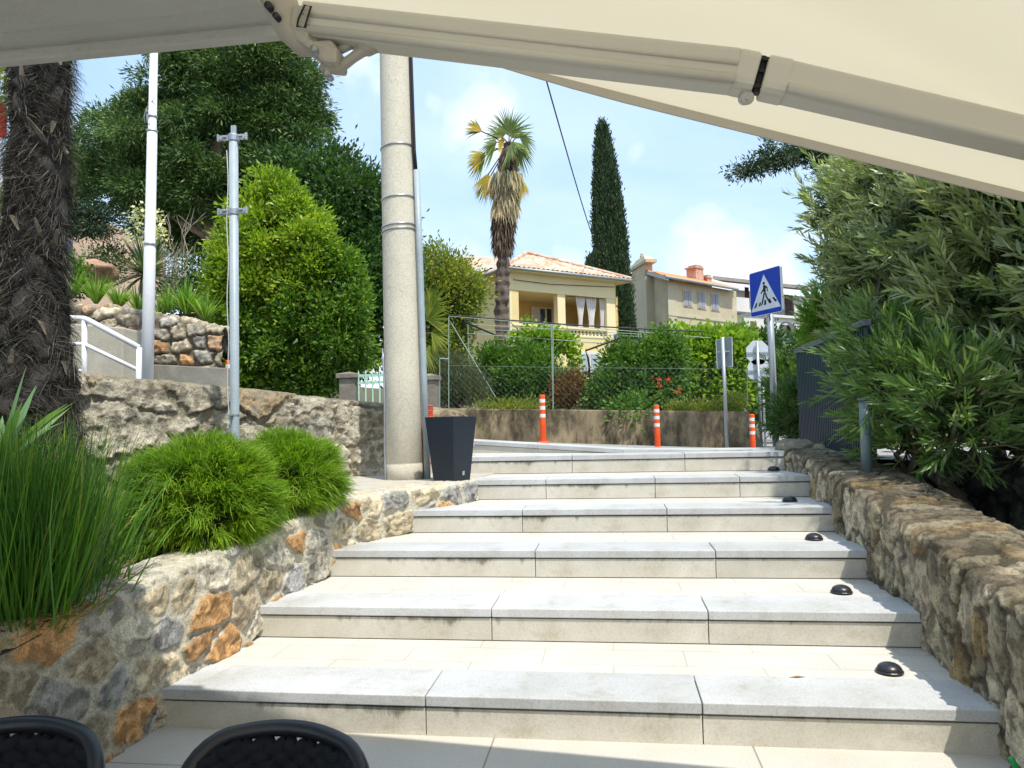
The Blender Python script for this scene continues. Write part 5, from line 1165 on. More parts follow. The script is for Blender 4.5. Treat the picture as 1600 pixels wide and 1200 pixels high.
# shoulder bracket: cast pieces
def casting(pts, r, y=YA): b = MB(); b.tube([PY(a, c, y) for a, c in pts], r, 12); return b
casting([(425, -20), (442, 15), (455, 45), (478, 68), (498, 76)], [.038, .038, .034, .031, .019]).build('shoulder_casting', m_arm2, aw, smooth=True)
b = MB(); b.plate([PY(a, c, YA-.035) for a, c in ((455, 5), (487, 7), (482, 60), (500, 66), (528, 72), (526, 98), (503, 96), (488, 80), (462, 62), (450, 38))], (0, .07, 0)); b.build('bracket_plate', m_arm2, aw, bevel=.008)
b = MB(); b.plate([PY(a, c, YA-.03) for a, c in ((484, 62), (518, 60), (528, 78), (526, 100), (505, 100))], (0, .06, 0)); b.build('knuckle', m_arm2, aw, bevel=.008)
casting([(504, 107), (532, 105), (552, 90), (566, 80), (580, 76)], [.014, .0125, .011, .0125, .0135]).build('lower_strut', m_arm2, aw, smooth=True)
casting([(526, 80), (540, 74), (552, 67)], [.010, .0095, .010]).build('upper_strut', m_arm2, aw, smooth=True)
casting([(560, 72), (576, 74), (590, 73)], [.015, .019, .012]).build('pad', m_arm2, aw, smooth=True)
for k, (a, c, r) in enumerate(((418, 7, .014), (430, 23, .012), (489, 75, .013), (509, 113, .012))):
    p = PY(a, c, YA-.05); MB().tube([p+[0, .03, 0], p+[0, .0, 0]], r*.6, 12).build('bolt', m_dome if k < 2 else m_steel, aw, smooth=True)
b = MB(); b.tube([PY(a, c, YA-.042) for a, c in ((476, 8), (486, 10), (476, 43), (464, 41), (466, 30))], .0022, 6, closed=True); b.build('cast_rim', m_blk, aw)
b = MB(); b.hexa([PY(380, -60, 1.9), PY(900, -60, 1.9), PY(900, -60, 2.1), PY(380, -60, 2.1)], [PY(380, -190, 1.9), PY(900, -190, 1.9), PY(900, -190, 2.1), PY(380, -190, 2.1)])
b = MB(); b.box((-1.05, -.5, fz(-1.0)+.03), (.14, 4.3, .12)); b.build('cassette', m_arm, aw, bevel=.02)
b = MB(); b.box((4.6, -.25, fz(4.6)-.03), (.06, 4.3, .10)); b.build('front_bar', m_arm, aw, bevel=.01)

# ------------------------------------------------------------------ chairs
m_ch = pmat('chair_frame_black', (.010, .012, .018), (.014, .016, .022), 10, .38, .04, spec=.5)
m_rope = pmat('dark_rope_weave', (.008, .010, .014), (.013, .015, .02), 40, .85, .5, spec=.2)
def chair(base, yaw, tilt, W, top, lb):
    """rope lounge chair, its rounded woven back facing the stairs"""
    t = thing('rope_chair', base, lb, 'chair', 'dark rope chairs at the bottom of the picture')
    Rm = np.array([[math.cos(yaw), -math.sin(yaw), 0], [math.sin(yaw), math.cos(yaw), 0], [0, 0, 1]])
    def L(x, y, z): return Rm@np.array([x, y, z])+np.array(base)
    zt = top-base[2]; zs2 = .36
    def back(x, z):   # back surface curves round the sitter, leaning outward at the top
        return L(x, -.0+.20+.10*(z-zs2)/(zt-zs2)*1-.30*(x/W)**2*1.2, z+tilt*x)
    out = []; hw = W/2; r = .095
    for a in np.linspace(0, math.pi/2, 8): out.append((hw-r+r*math.sin(a)*1.0, zt-r+r*math.cos(a)))
    ring = [(-x, z) for x, z in out[::-1]]+out
    side = [(hw+.004+.0*k, zt-r-(zt-r-zs2+.02)*k/6) for k in range(1, 7)]
    ring = [(-x*(.96+.04*(z-zs2)/(zt-zs2)), z) for x, z in side[::-1]]+ring[:8]+[(x, zt+.008*(1-(x/(hw-r))**2)) for x in np.linspace(-hw+r, hw-r, 11)[1:-1]]+ring[8:]+[(x*(.96+.04*(z-zs2)/(zt-zs2)), z) for x, z in side]
    MB().tube([back(x, z) for x, z in ring], .021, 14, closed=False).build('back_frame', m_ch, t, smooth=True)
    # woven straps
    nc = 7; nr = 8
    for j in range(nr):
        z = zt-.036-(zt-zs2-.06)*j/(nr-1); lim = hw-.012 if j > 1 else hw-.035+.012*j
        b = MB(); pts = []; rr = []
        for k in range(61):
            x = -lim+2*lim*k/60; ph = (k/60*nc+ (j % 2)*.5)*2*math.pi; q = back(x, z); o = .016*math.sin(ph)
            pts.append(q+Rm@np.array([0, 1, 0])*o); rr.append(.022+.006*math.sin(ph))
        b.tube(pts, rr, 8, flat=1.15); b.build('woven_strap', m_rope, t, smooth=True)
    for k in range(nc+1):
        x = (-hw+.05)+(W-.10)*k/nc; b = MB()
        b.tube([back(x, z)+Rm@np.array([0, -.004, 0]) for z in np.linspace(zs2, zt-.03, 9)], .018, 6); b.build('upright_strap', m_rope, t, smooth=True)
    # seat, cushion, legs
    b = MB(); b.tube([L(-hw, -.06, zs2), L(-hw*.98, .12, zs2-.01), L(-.1, .2, zs2-.02), L(.1, .2, zs2-.02), L(hw*.98, .12, zs2-.01), L(hw, -.06, zs2), L(hw*.95, -.36, zs2), L(-hw*.95, -.36, zs2)], .014, 10, closed=True); b.build('seat_frame', m_ch, t, smooth=True)
    b = MB(); b.box(L(0, -.12, zs2+.035), (W*.9, .46, .06), rz=yaw); b.build('cushion', m_rope, t, bevel=.025, seg=4)
    for sx in (-1, 1):
        for sy, yy in ((-1, -.33), (1, .10)): MB().tube([L(sx*hw*.93, yy, zs2), L(sx*hw*1.0, yy+sy*.05, .0)], [.014, .010], 10).build('leg', m_ch, t, smooth=True)
    return t
FZ = -.15
c2 = PY(432, 1146, 1.78); chair((c2[0]+.01, 1.60, FZ), R_(4), -.07, .455, c2[2]-.045, 'dark woven rope chair whose whole rounded back top shows, right of the other chair')
c1 = PY(52, 1136, 1.70); chair((c1[0]-.02, 1.47, FZ), R_(9), -.02, .47, c1[2]-.03, 'dark woven rope chair cut off by the lower left corner')
# green stick in the lower right corner
g0 = PY(1594, 1215, 2.35); g1 = PY(1580, 1182, 2.35)
tag(MB().tube([g0, (g0+g1)/2, g1-[0, 0, .006], g1], [.007, .008, .008, .004], 10).build('hose_tip', pmat('bright_green_plastic', (.01, .35, .08), None, 5, .4, 0), smooth=True, origin=g0), 'bright green plastic tip sticking up at the lower right corner', 'hose tip')

# ------------------------------------------------------------------ plants
m_bark = pmat('grey_bark', (.13, .10, .075), (.20, .165, .125), 9, .95, .8, c3=(.09, .07, .05), stretch=(1, 1, .25), bdist=.03)
m_barkr = pmat('red_brown_bark', (.20, .13, .09), (.28, .20, .15), 9, .95, .8, c3=(.12, .08, .06), stretch=(1, 1, .25), bdist=.03)
def limb(b, p, q, r0, r1, n=7, wob=.06, seed=0):
    p, q = np.array(p, float), np.array(q, float); rr = np.random.RandomState(seed+int(abs(p[0]*37+q[2]*91)) % 1000); L = np.linalg.norm(q-p)
    pts = [p+(q-p)*t+rr.normal(size=3)*wob*L*math.sin(t*math.pi)*.5 for t in np.linspace(0, 1, n)]
    b.tube(pts, list(np.linspace(r0, r1, n)), 8); return pts
def shrub(name, label, cat, blobs, Y, ncl, per, cr, L, W, mat, base=None, trunk=True, tr=.05, group=None, pname='foliage', **kw):
    bl = blob_px(blobs, Y); lo = min(bl, key=lambda q: q[0][2]-q[1][2]); c = np.mean([q[0] for q in bl], 0)
    bz = float(zground(np.array([c[0]]), np.array([Y]))[0]) if base is None else base
    t = thing(name, (c[0], Y, bz), label, cat, group)
    if trunk:
        b = MB(); fork = np.array([c[0], Y, bz+.35*max(.2, (c[2]-bz))])
        limb(b, (c[0], Y, bz-.1), fork, tr, tr*.8, seed=1)
        for k, (q, r) in enumerate(bl): limb(b, fork, q+np.array([0, 0, r[2]*.3]), tr*.6, tr*.15, seed=k+3)
        b.build('stem', m_bark, t, smooth=True)
    crown(pname, bl, ncl, per, cr, L, W, mat, t, **kw)
    return t
lm_bright = leafmat('laurel_leaves', (.12, .24, .02), (.33, .44, .04), c3=(.34, .40, .06), trans=.4)
lm_mid = leafmat('green_leaves', (.05, .14, .025), (.13, .25, .045), c3=(.16, .25, .05), trans=.35)
lm_dark = leafmat('dark_leaves', (.025, .07, .018), (.065, .14, .03), trans=.25)
lm_con = leafmat('conifer_needles', (.035, .09, .028), (.10, .18, .045), c3=(.19, .25, .07), trans=.15, rough=.6)
lm_cyp = leafmat('cypress_needles', (.020, .048, .022), (.05, .09, .035), trans=.12, rough=.65)
lm_ced = leafmat('cedar_needles', (.02, .055, .035), (.05, .10, .05), trans=.15, rough=.6)
lm_vine = leafmat('vine_leaves', (.14, .26, .03), (.26, .40, .05), c3=(.4, .46, .1), trans=.5)
lm_yel = leafmat('yellow_green_leaves', (.13, .19, .03), (.26, .30, .06), c3=(.42, .40, .12), trans=.4)
lm_ole = leafmat('oleander_leaves', (.035, .10, .025), (.10, .19, .045), c3=(.2, .27, .07), trans=.3, rough=.38)
lm_rose = leafmat('rosemary_leaves', (.08, .11, .06), (.15, .18, .09), trans=.25)
lm_red = leafmat('red_brown_leaves', (.20, .09, .04), (.28, .16, .06), c3=(.15, .18, .05), trans=.3)

# large dark conifer on the left terrace
YC = 15.5
bl = blob_px([(370, 110, 90, 55), (330, 150, 80, 55), (415, 150, 72, 62), (250, 215, 85, 42), (200, 250, 60, 28, .5), (345, 235, 95, 62), (435, 215, 50, 48), (465, 190, 28, 22, .5), (270, 295, 80, 34), (180, 300, 50, 26, .3), (365, 300, 80, 42),
              (420, 290, 55, 52), (155, 262, 18, 10, .2), (225, 185, 55, 16, .6), (400, 370, 55, 50, 1.5), (330, 350, 65, 42, 1.5), (475, 240, 16, 18), (270, 360, 50, 26, 1.8), (380, 20, 95, 50), (300, 70, 45, 30)], YC)
tb = PY(348, 470, YC)
t = thing('large_conifer', tb, 'huge dark green conifer with spreading layered crown behind the white mast', 'tree')
b = MB(); tp = [PY(a, c, YC-.2) for a, c in ((352, 520), (347, 440), (338, 380), (326, 320), (335, 262), (350, 200), (370, 110), (380, 20))]
b.tube(tp, [.26, .24, .20, .19, .18, .15, .11, .05], 12)
for k, (q, r) in enumerate(bl[:14]): limb(b, tp[2+k % 4], q, .09, .02, seed=k)
b.build('trunk', m_barkr, t, smooth=True)
crown('crown', bl, 9500, 24, .11, .13, .030, lm_con, t, inner=.3, outb=1.0, upb=-.15, jag=.3, bend=.2, flat=.6, clump=(380, .42), core=.2, cflat=.55)
# cedar behind palm
bl = blob_px([(115, 250, 45, 10), (135, 285, 55, 12), (95, 310, 50, 12), (125, 335, 60, 12), (100, 215, 35, 9), (140, 360, 38, 9), (60, 280, 60, 30), (60, 340, 50, 20), (70, 230, 40, 30)], 20)
t = thing('cedar_tree', PY(75, 470, 20), 'layered dark cedar showing between the furry palm trunk and big conifer', 'tree')
b = MB(); limb(b, PY(75, 520, 20), PY(70, 200, 20), .2, .05)
for k, (q, r) in enumerate(bl): limb(b, PY(74, q[2]*0+300+k*8, 20), q, .05, .01, seed=k)
b.build('trunk', m_bark, t, smooth=True); crown('crown', bl, 1700, 14, .16, .15, .035, lm_ced, t, inner=.2, outb=.5, upb=.1, flat=.35)
# dark round broadleaf tree behind the pole
shrub('broadleaf_tree', 'dense dark green broadleaf tree behind the bright laurel and the concrete pole', 'tree', [(520, 330, 70, 55), (490, 290, 50, 50), (560, 350, 45, 50), (545, 420, 60, 60), (590, 430, 40, 70), (500, 380, 60, 50), (600, 500, 40, 60), (550, 500, 60, 60)], 15.0, 3400, 16, .16, .11, .055, lm_dark, tr=.14, inner=.5, pname='crown', clump=(220, .42), core=.2)
# bright laurel
lau = [(432, 320, 28, 30), (442, 292, 10, 20), (468, 345, 28, 28), (395, 350, 20, 26), (372, 390, 26, 34), (425, 380, 48, 44), (480, 400, 34, 36), (385, 440, 40, 44), (450, 450, 48, 44), (352, 370, 8, 16), (340, 470, 14, 36), (400, 300, 5, 14), (358, 335, 4, 16)]
lau2 = [(510, 440, 38, 38), (545, 480, 34, 34), (500, 500, 52, 44), (400, 510, 50, 46), (455, 545, 62, 44), (372, 560, 42, 38), (530, 548, 40, 34), (336, 548, 16, 22), (420, 590, 76, 26), (500, 588, 40, 22), (562, 515, 20, 34), (520, 400, 26, 26), (570, 560, 16, 24)]
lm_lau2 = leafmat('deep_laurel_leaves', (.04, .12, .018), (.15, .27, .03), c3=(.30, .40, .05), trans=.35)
t = shrub('laurel_shrub', 'big bright yellow green laurel bush behind the slim clamp post', 'shrub', lau, 12.0, 3000, 14, .07, .10, .042, lm_bright, tr=.07, inner=.5, jag=.35, clump=(130, .24), core=.1)
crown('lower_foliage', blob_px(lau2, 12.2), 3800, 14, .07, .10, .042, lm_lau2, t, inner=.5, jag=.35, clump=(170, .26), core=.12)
# yucca and irises on the terrace
lm_yuc = leafmat('yucca_leaves', (.06, .10, .06), (.13, .17, .10), c3=(.24, .28, .16), trans=.2)
lm_iris = leafmat('iris_leaves', (.10, .22, .03), (.20, .34, .06), c3=(.35, .42, .12), trans=.45)
def rosette(name, label, cat, c, n, L, W, mat, droop=.35, spread=1.25, parent=None, seg=4, up=0.2, pname='leaves'):
    t = thing(name, c, label, cat) if parent is None else parent
    a = rs.rand(n)*2*math.pi; e = np.arccos(rs.rand(n)*(1-math.cos(spread))+math.cos(spread))
    d = np.stack([np.sin(e)*np.cos(a), np.sin(e)*np.sin(a), np.cos(e)+up*.3], 1); side = np.cross(d, [0, 0, 1.0])+1e-3
    blades(pname, np.array(c)+d*.04, d, L*(.7+.4*rs.rand(n)), W, droop*rs.rand(n), mat, t, seg=seg, side=side); return t
yc_ = PY(228, 430, 10.5); t = rosette('yucca_plant', 'spiky grey green yucca with cream flower spike behind the white mast', 'plant', yc_, 190, .80, .034, lm_yuc, .3, 1.9)
b = MB(); limb(b, yc_-[0, 0, .7], yc_, .08, .06); b.build('trunk', m_bark, t)
fb = blob_px([(228, 350, 20, 32), (248, 365, 9, 22), (205, 372, 8, 14)], 10.4)
MB().tube([yc_, PY(230, 330, 10.4)], .015, 6).build('flower_stalk', m_bark, t)
crown('flower_panicle', fb, 110, 5, .03, .05, .04, leafmat('cream_petals', (.62, .60, .38), (.75, .72, .5), trans=.3), t, inner=.2, upb=-.6)
y2 = PY(190, 432, 10.8)
for k, (px, py, n, Ls) in enumerate(((112, 470, 60, .5), (150, 478, 80, .52), (185, 485, 70, .48), (215, 492, 60, .45), (262, 492, 60, .45), (292, 495, 90, .58), (320, 505, 70, .55), (250, 500, 40, .35))):
    rosette('iris_clump', ['leftmost bright green iris clump on the terrace wall beside the furry palm', 'bright iris clump above the left part of the terrace wall', 'iris clump drooping over the terrace wall left of the white mast', 'iris clump touching the left side of the white mast',
            'low iris clump just right of the white mast', 'tallest upright iris clump right of the white mast', 'iris clump beside the laurel on the terrace wall', 'small iris tuft below the yucca'][k], 'plant', PY(px, py, 9.15), n, Ls, .022, lm_iris, .5, .75)['group'] = 'iris clumps on the terrace wall'
shrub('ivy_shrub', 'dark ivy mound on the terrace right beside the furry palm trunk', 'shrub', [(100, 425, 22, 22), (85, 445, 30, 18), (120, 440, 12, 14)], 9.6, 260, 12, .06, .05, .04, lm_mid, trunk=False, base=PY(95, 465, 9.6)[2])
t = thing('bare_shrub', PY(270, 440, 11.5), 'leafless thin twigs rising above the yucca under the conifer', 'shrub'); b = MB(); rr = np.random.RandomState(4); root_ = PY(262, 470, 11.5)
for k in range(16):
    e_ = root_+np.array([rr.uniform(-.55, .7), rr.uniform(-.4, .4), rr.uniform(.7, 1.5)]); pts = limb(b, root_, e_, .015, .004, wob=.15, seed=k)
    for j in range(3): limb(b, pts[3+j], pts[3+j]+np.array([rr.uniform(-.25, .3), 0, rr.uniform(.15, .4)]), .006, .002, n=4, seed=k+j)
b.build('twigs', pmat('pale_twig', (.32, .28, .2), None, 8, .9, 0), t)
shrub('ground_shrub', 'green shrubs at the foot of the conifer trunk behind the irises', 'shrub', [(320, 440, 40, 40), (290, 465, 40, 25), (345, 480, 30, 30), (170, 410, 25, 22, 2)], 13.2, 700, 12, .1, .07, .035, lm_dark, trunk=False, base=2.6)
tag(rock('rock', PY(145, 425, 12.0), (.9, .7, .45), attrmat('red_rock'), None, 77, col=(.40, .25, .17)), 'reddish brown rock beside the pink house wall', 'rock')

# near palm trunk with dark fibres
m_fib = pmat('dark_palm_fibre', (.026, .023, .021), (.05, .044, .038), 14, .95, .9, c3=(.016, .014, .013), stretch=(1, 1, .4), bdist=.02)
lm_fib = leafmat('palm_fibre_strands', (.035, .031, .028), (.085, .075, .065), c3=(.20, .175, .145), trans=.08, rough=.75)
YT = 4.0
tc_ = [PY(50, 760, YT), PY(45, 640, YT), PY(44, 540, YT), PY(48, 440, YT), PY(58, 300, YT), PY(64, 180, YT), PY(66, 90, YT), PY(66, -60, YT)]
t = thing('furry_palm', tc_[0], 'thick palm trunk wrapped in dark shaggy fibres at the left edge', 'palm tree')
zz_ = np.linspace(tc_[0][2]-.1, tc_[-1][2], 150); cz = np.array([c[2] for c in tc_])
def tcen(z): return np.stack([np.interp(z, cz, [c[k] for c in tc_]) for k in range(3)], -1)
def trad(z): return np.interp(z, [tc_[0][2], tc_[1][2], tc_[2][2], tc_[3][2], tc_[4][2], tc_[6][2]], [.27, .235, .20, .15, .125, .12])
na = 110; A_, Z_ = np.meshgrid(np.linspace(0, 2*math.pi, na), zz_, indexing='ij')
Cn = tcen(Z_.ravel()).reshape(na, -1, 3); Rr = trad(Z_)
fz_ = fbm(np.stack([np.cos(A_)*2.2, np.sin(A_)*2.2, Z_*9], -1), 5, 4); Rr = Rr*(1+.16*fz_)+.035*np.abs(np.sin(Z_*16+2*np.sin(A_*2+Z_*3)+fz_*2))
V = Cn+np.stack([np.cos(A_)*Rr, np.sin(A_)*Rr, 0*Rr], -1)
mesh_np('trunk_core', V.reshape(-1, 3), [grid_faces(na, 150)], m_fib, t, smooth=True)
n = 26000; z = zz_[0]+.1+rs.rand(n)**1.0*(zz_[-1]-zz_[0]-.1); a = rs.rand(n)*2*math.pi
fl = fbm(np.stack([np.cos(a)*1.8, np.sin(a)*1.8, z*4.5], -1), 15, 3)
rad = trad(z)*(1+.05*rs.normal(size=n)); pos = tcen(z); pos[:, 2] = z; ro = np.stack([np.cos(a), np.sin(a), 0*a], 1); ta = np.stack([-np.sin(a), np.cos(a), 0*a], 1)
pos = pos+ro*rad[:, None]
d = ta*(np.sign(fl)*(.5+1.2*np.abs(fl)))[:, None]+ro*(.22+.2*rs.rand(n))[:, None]+np.array([0, 0, 1.0])*(-.15+1.3*fl+.35*rs.normal(size=n))[:, None]
blades('fibre_hair', pos, d, .05+.12*rs.rand(n), .0032, .35, lm_fib, t, seg=3, wob=.09)
n = 26; z = zz_[0]+rs.rand(n)*(zz_[-1]-zz_[0]); a = -rs.rand(n)*math.pi*1.1
for k in range(n):
    b = MB()
    ro = np.array([math.cos(a[k]), math.sin(a[k]), 0]); p = tcen(z[k])+0; p[2] = z[k]; p = p+ro*(trad(z[k])*.95); up = np.array([rs.normal()*.3, rs.normal()*.3, 1.0])
    b.tube([p, p+ro*.05+up*.05, p+ro*.075+up*.12*(1 if rs.rand() > .5 else -.2)], [.028, .02, .008], 5, flat=.45)
    b.build('leaf_stub', m_bark, t)

# grasses and soft shrubs in the planter
lm_gr = leafmat('lemon_grass', (.035, .12, .018), (.11, .25, .03), c3=(.28, .34, .07), trans=.4, rough=.5)
lm_dry = leafmat('dry_sheath', (.26, .17, .07), (.42, .31, .15), c3=(.16, .09, .04), trans=.2, rough=.8)
def tuft(label, centers, n, Lm, grp='tall grass tufts in the planter'):
    cs = np.array(centers); t = thing('lemongrass_plant', cs.mean(0), label, 'grass plant', grp)
    k = rs.randint(len(cs), size=n); a = rs.rand(n)*2*math.pi; r = np.abs(rs.normal(size=n))*.085
    pos = cs[k]+np.stack([r*np.cos(a), r*np.sin(a), 0*a], 1); d = np.stack([np.cos(a)*r*1.9+rs.normal(size=n)*.11, np.sin(a)*r*1.9+rs.normal(size=n)*.11, np.ones(n)], 1)
    blades('grass_blades', pos, d, Lm*(.5+.5*rs.rand(n)), .0052, .06+.5*rs.rand(n)**3.5, lm_gr, t, seg=6, wob=.03)
    n2 = n//2; k = rs.randint(len(cs), size=n2); a = rs.rand(n2)*2*math.pi; r = .02+np.abs(rs.normal(size=n2))*.09
    pos = cs[k]+np.stack([r*np.cos(a), r*np.sin(a), 0*a-.02], 1); d = np.stack([np.cos(a)*.7+rs.normal(size=n2)*.3, np.sin(a)*.7+rs.normal(size=n2)*.3, .55+.5*rs.rand(n2)], 1)
    blades('dry_sheaths', pos, d, .05+.10*rs.rand(n2), .008, .4, lm_dry, t, seg=3, wob=.06)
    return t
tuft('tall bright grass clump at the front of the planter, straw at its foot', [PZ(20, 955, .60), PZ(65, 945, .60), PZ(85, 925, .60), PZ(40, 968, .58), PZ(-20, 975, .58)], 2100, .74)
tuft('grass clump arching towards the round green shrubs', [PZ(115, 915, .60), PZ(90, 900, .60), PZ(125, 895, .62)], 800, .52)
tuft('grass clump cut off by the left edge of the picture', [PZ(-60, 950, .6), PZ(-20, 930, .6), PZ(-110, 960, .6)], 1000, .76)
lm_sof = leafmat('soft_shrub_needles', (.09, .19, .015), (.22, .36, .03), c3=(.42, .50, .09), trans=.5, rough=.5)
def softshrub(label, c, R, n, grp='round soft green shrubs in the planter'):
    c = np.array(c, float); R = np.array(R); t = thing('round_shrub', (c[0], c[1], c[2]-R[2]*.8), label, 'shrub', grp)
    nt_ = 620; dt = rdir(nt_); dt[:, 2] = np.where(dt[:, 2] < -.55, -dt[:, 2], dt[:, 2]); lump = 1+.20*fbm(dt*2.6+c, 9, 3); rt = (.66+.30*rs.rand(nt_)**.5)*lump
    k = rs.randint(nt_, size=n); pos = c+(dt*R*rt[:, None])[k]+rs.normal(size=(n, 3))*.019
    td = dt*.95+np.array([0, 0, .40])+rs.normal(size=(nt_, 3))*.30
    blades('fine_foliage', pos, td[k]+rs.normal(size=(n, 3))*.30, .045+.06*rs.rand(n), .0034, .35, lm_sof, t, seg=3, wob=.05)
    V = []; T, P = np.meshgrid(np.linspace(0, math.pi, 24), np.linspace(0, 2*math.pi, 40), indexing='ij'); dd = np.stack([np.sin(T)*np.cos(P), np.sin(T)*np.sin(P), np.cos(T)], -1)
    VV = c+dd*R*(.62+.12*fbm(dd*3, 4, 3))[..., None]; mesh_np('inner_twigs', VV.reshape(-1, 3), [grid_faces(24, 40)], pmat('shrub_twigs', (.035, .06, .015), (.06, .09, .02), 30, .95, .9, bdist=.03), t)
    return t
c1_ = PY(318, 785, 3.55); softshrub('larger round soft green shrub in the planter, next to the tall grass', c1_, (.385, .36, .315), 34000)
c2_ = PY(452, 752, 4.25); softshrub('smaller round soft green shrub in the planter, nearer the concrete pole', c2_, (.315, .33, .27), 26000)
lm_ag = leafmat('broad_blade_leaves', (.12, .24, .09), (.20, .33, .14), trans=.35, rough=.4)
rosette('broad_leaf_plant', 'broad pale green blade leaves in front of the furry palm trunk', 'plant', PY(-5, 735, 3.25), 34, .52, .055, lm_ag, .25, 1.15)
for k, (px, py, s) in enumerate(((205, 900, (.14, .11, .07)), (170, 915, (.12, .12, .06)), (240, 890, (.10, .08, .05)), (150, 925, (.07, .06, .05)), (258, 880, (.08, .06, .05)))):
    q = PZ(px, py, .60); q[2] += .0
    tag(rock('rock', q, s, m_st, None, 5+k, col=(.42, .39, .33)), ['flat pale rock behind the planter wall edge', 'grey rock beside the dry grass foot', 'small pale rock under the larger round shrub', 'smallest pebble like rock beside the straw', 'rounded rock in the shade of the larger round shrub'][k], 'rock', 'loose rocks in the planter')

# small tree right of the pole and fan palms behind it
shrub('small_tree', 'yellow green small tree right of the concrete pole before the yellow house', 'tree', [(690, 428, 26, 26), (684, 402, 10, 14), (712, 442, 24, 22), (688, 470, 26, 28), (722, 472, 22, 18), (692, 510, 28, 28), (742, 458, 9, 12), (678, 560, 22, 32), (700, 556, 20, 28)], 16.5, 2000, 13, .13, .10, .045, lm_yel, tr=.09, inner=.5, pname='crown', clump=(120, .3), core=.2)
lm_fan = leafmat('fan_palm_leaves', (.14, .21, .03), (.24, .30, .05), c3=(.44, .38, .06), trans=.45)
def fan(b_p, b_d, c, axis, up, R, n=26, arc=2.4, fold=.1, droop=0):
    axis = axis/np.linalg.norm(axis); s = np.cross(axis, up); s /= np.linalg.norm(s)
    for a in np.linspace(-arc/2, arc/2, n): b_p.append(c); b_d.append((axis*math.cos(a)+s*math.sin(a)+np.array([0, 0, -droop]))*R*(.85+.15*math.cos(a)))
def fanmesh(name, fans, W, mat, parent, droop=.25):
    P, D = [], []
    for f in fans: fan(P, D, *f)
    P = np.array(P); D = np.array(D); Ln = np.linalg.norm(D, axis=1); side = np.cross(D, rs.normal(size=D.shape)*.15+np.array([0, -1, 0.3]))
    return blades(name, P, D, Ln, W, droop*rs.rand(len(P))*1.0, mat, parent, seg=4, side=side)
t = thing('fan_palm', PY(640, 640, 14.6), 'low yellow green fan palm fronds showing on both sides of the concrete pole', 'palm tree'); fans = []
c0 = PY(632, 540, 14.8)
b = MB()
for k, (px, py, dx, dz) in enumerate(((585, 470, -.8, .6), (590, 515, -1, .05), (600, 440, -.5, 1), (668, 500, .9, .6), (675, 520, 1, -.2), (665, 545, .8, -.7), (590, 545, -.8, -.5), (672, 480, .7, .9))):
    p = PY(px, py, 14.7); b.tube([c0, (c0+p)/2+[0, 0, .1], p], .012, 5); fans.append((p, np.array([dx, -.3, dz]), np.array([0, -1, .2]), .55))
b.tube([PY(632, 640, 14.8), c0], .1, 8); b.build('trunk', m_bark, t)
for f_ in fans: fanmesh('frond', [f_], .035, lm_fan, t)

# tall windmill palm in front of the yellow house
YW = 22.0
t = thing('tall_fan_palm', PY(784, 540, YW), 'tall slender palm with yellowing fan leaves and beige skirt before the yellow house', 'palm tree')
wp = [(783, 620), (784, 520), (785, 450), (786, 410), (786, 350), (790, 300), (793, 255), (795, 225)]
tp = [PY(a, c, YW) for a, c in wp]; tz = np.array([q[2] for q in tp])
m_ptr = pmat('palm_trunk_brown', (.10, .075, .055), (.18, .14, .11), 7, .95, .9, c3=(.055, .04, .03), stretch=(1, 1, 1.6), bdist=.05)
zz_ = np.linspace(tz[0], tz[-1], 120); na = 30; A_, Z_ = np.meshgrid(np.linspace(0, 2*math.pi, na), zz_, indexing='ij')
Cn = np.stack([np.interp(Z_, tz, [q[k] for q in tp]) for k in range(3)], -1); Rr = .20+.11*fbm(np.stack([np.cos(A_)*1.5, np.sin(A_)*1.5, Z_*2.6], -1), 7, 4)+.02*np.sin(Z_*22)
V = Cn+np.stack([np.cos(A_)*Rr, np.sin(A_)*Rr, 0*Rr], -1); mesh_np('trunk', V.reshape(-1, 3), [grid_faces(na, 120)], m_ptr, t)
def skirt(name, n, zr, rmax, mat, L, W, down=1.0, rad_pow=1):
    z = zr[0]+rs.rand(n)*(zr[1]-zr[0]); a = rs.rand(n)*2*math.pi; ro = np.stack([np.cos(a), np.sin(a), 0*a], 1); tt = (z-zr[0])/(zr[1]-zr[0])
    rad = .18+(rmax(tt)-.18)*rs.rand(n)**.5; pos = np.stack([np.interp(z, tz, [q[k] for q in tp]) for k in range(3)], 1)+ro*rad[:, None]
    d = ro*(.16+.12*rs.rand(n))[:, None]+np.array([0, 0, -1])*down+rs.normal(size=(n, 3))*.11
    return blades(name, pos, d, L*(.6+.8*rs.rand(n)), W, .1, mat, t, seg=3, wob=.03)
zf = lambda py: PY(790, py, YW)[2]
lm_sk = leafmat('dry_palm_skirt', (.50, .40, .28), (.70, .60, .45), c3=(.20, .14, .09), trans=.25, rough=.85)
lm_skd = leafmat('old_palm_fibre', (.07, .055, .04), (.16, .12, .09), c3=(.4, .33, .24), trans=.1, rough=.85)
skirt('dead_leaf_skirt', 2400, (zf(330), zf(272)), lambda q: .27+.17*q+.05*np.sin(q*9), lm_sk, .40, .045)
skirt('dead_leaf_skirt', 900, (zf(385), zf(335)), lambda q: .22+.10*q, lm_skd, .35, .045)
skirt('crown_fibres', 900, (zf(290), zf(238)), lambda q: .28-.06*q, lm_skd, .38, .035)
lm_pg = leafmat('palm_green', (.07, .13, .03), (.15, .22, .045), c3=(.30, .32, .07), trans=.35)
lm_py = leafmat('palm_yellow', (.40, .36, .05), (.60, .46, .06), c3=(.5, .25, .06), trans=.4)
top = PY(795, 232, YW); G_, Ypt = [], []
b = MB()
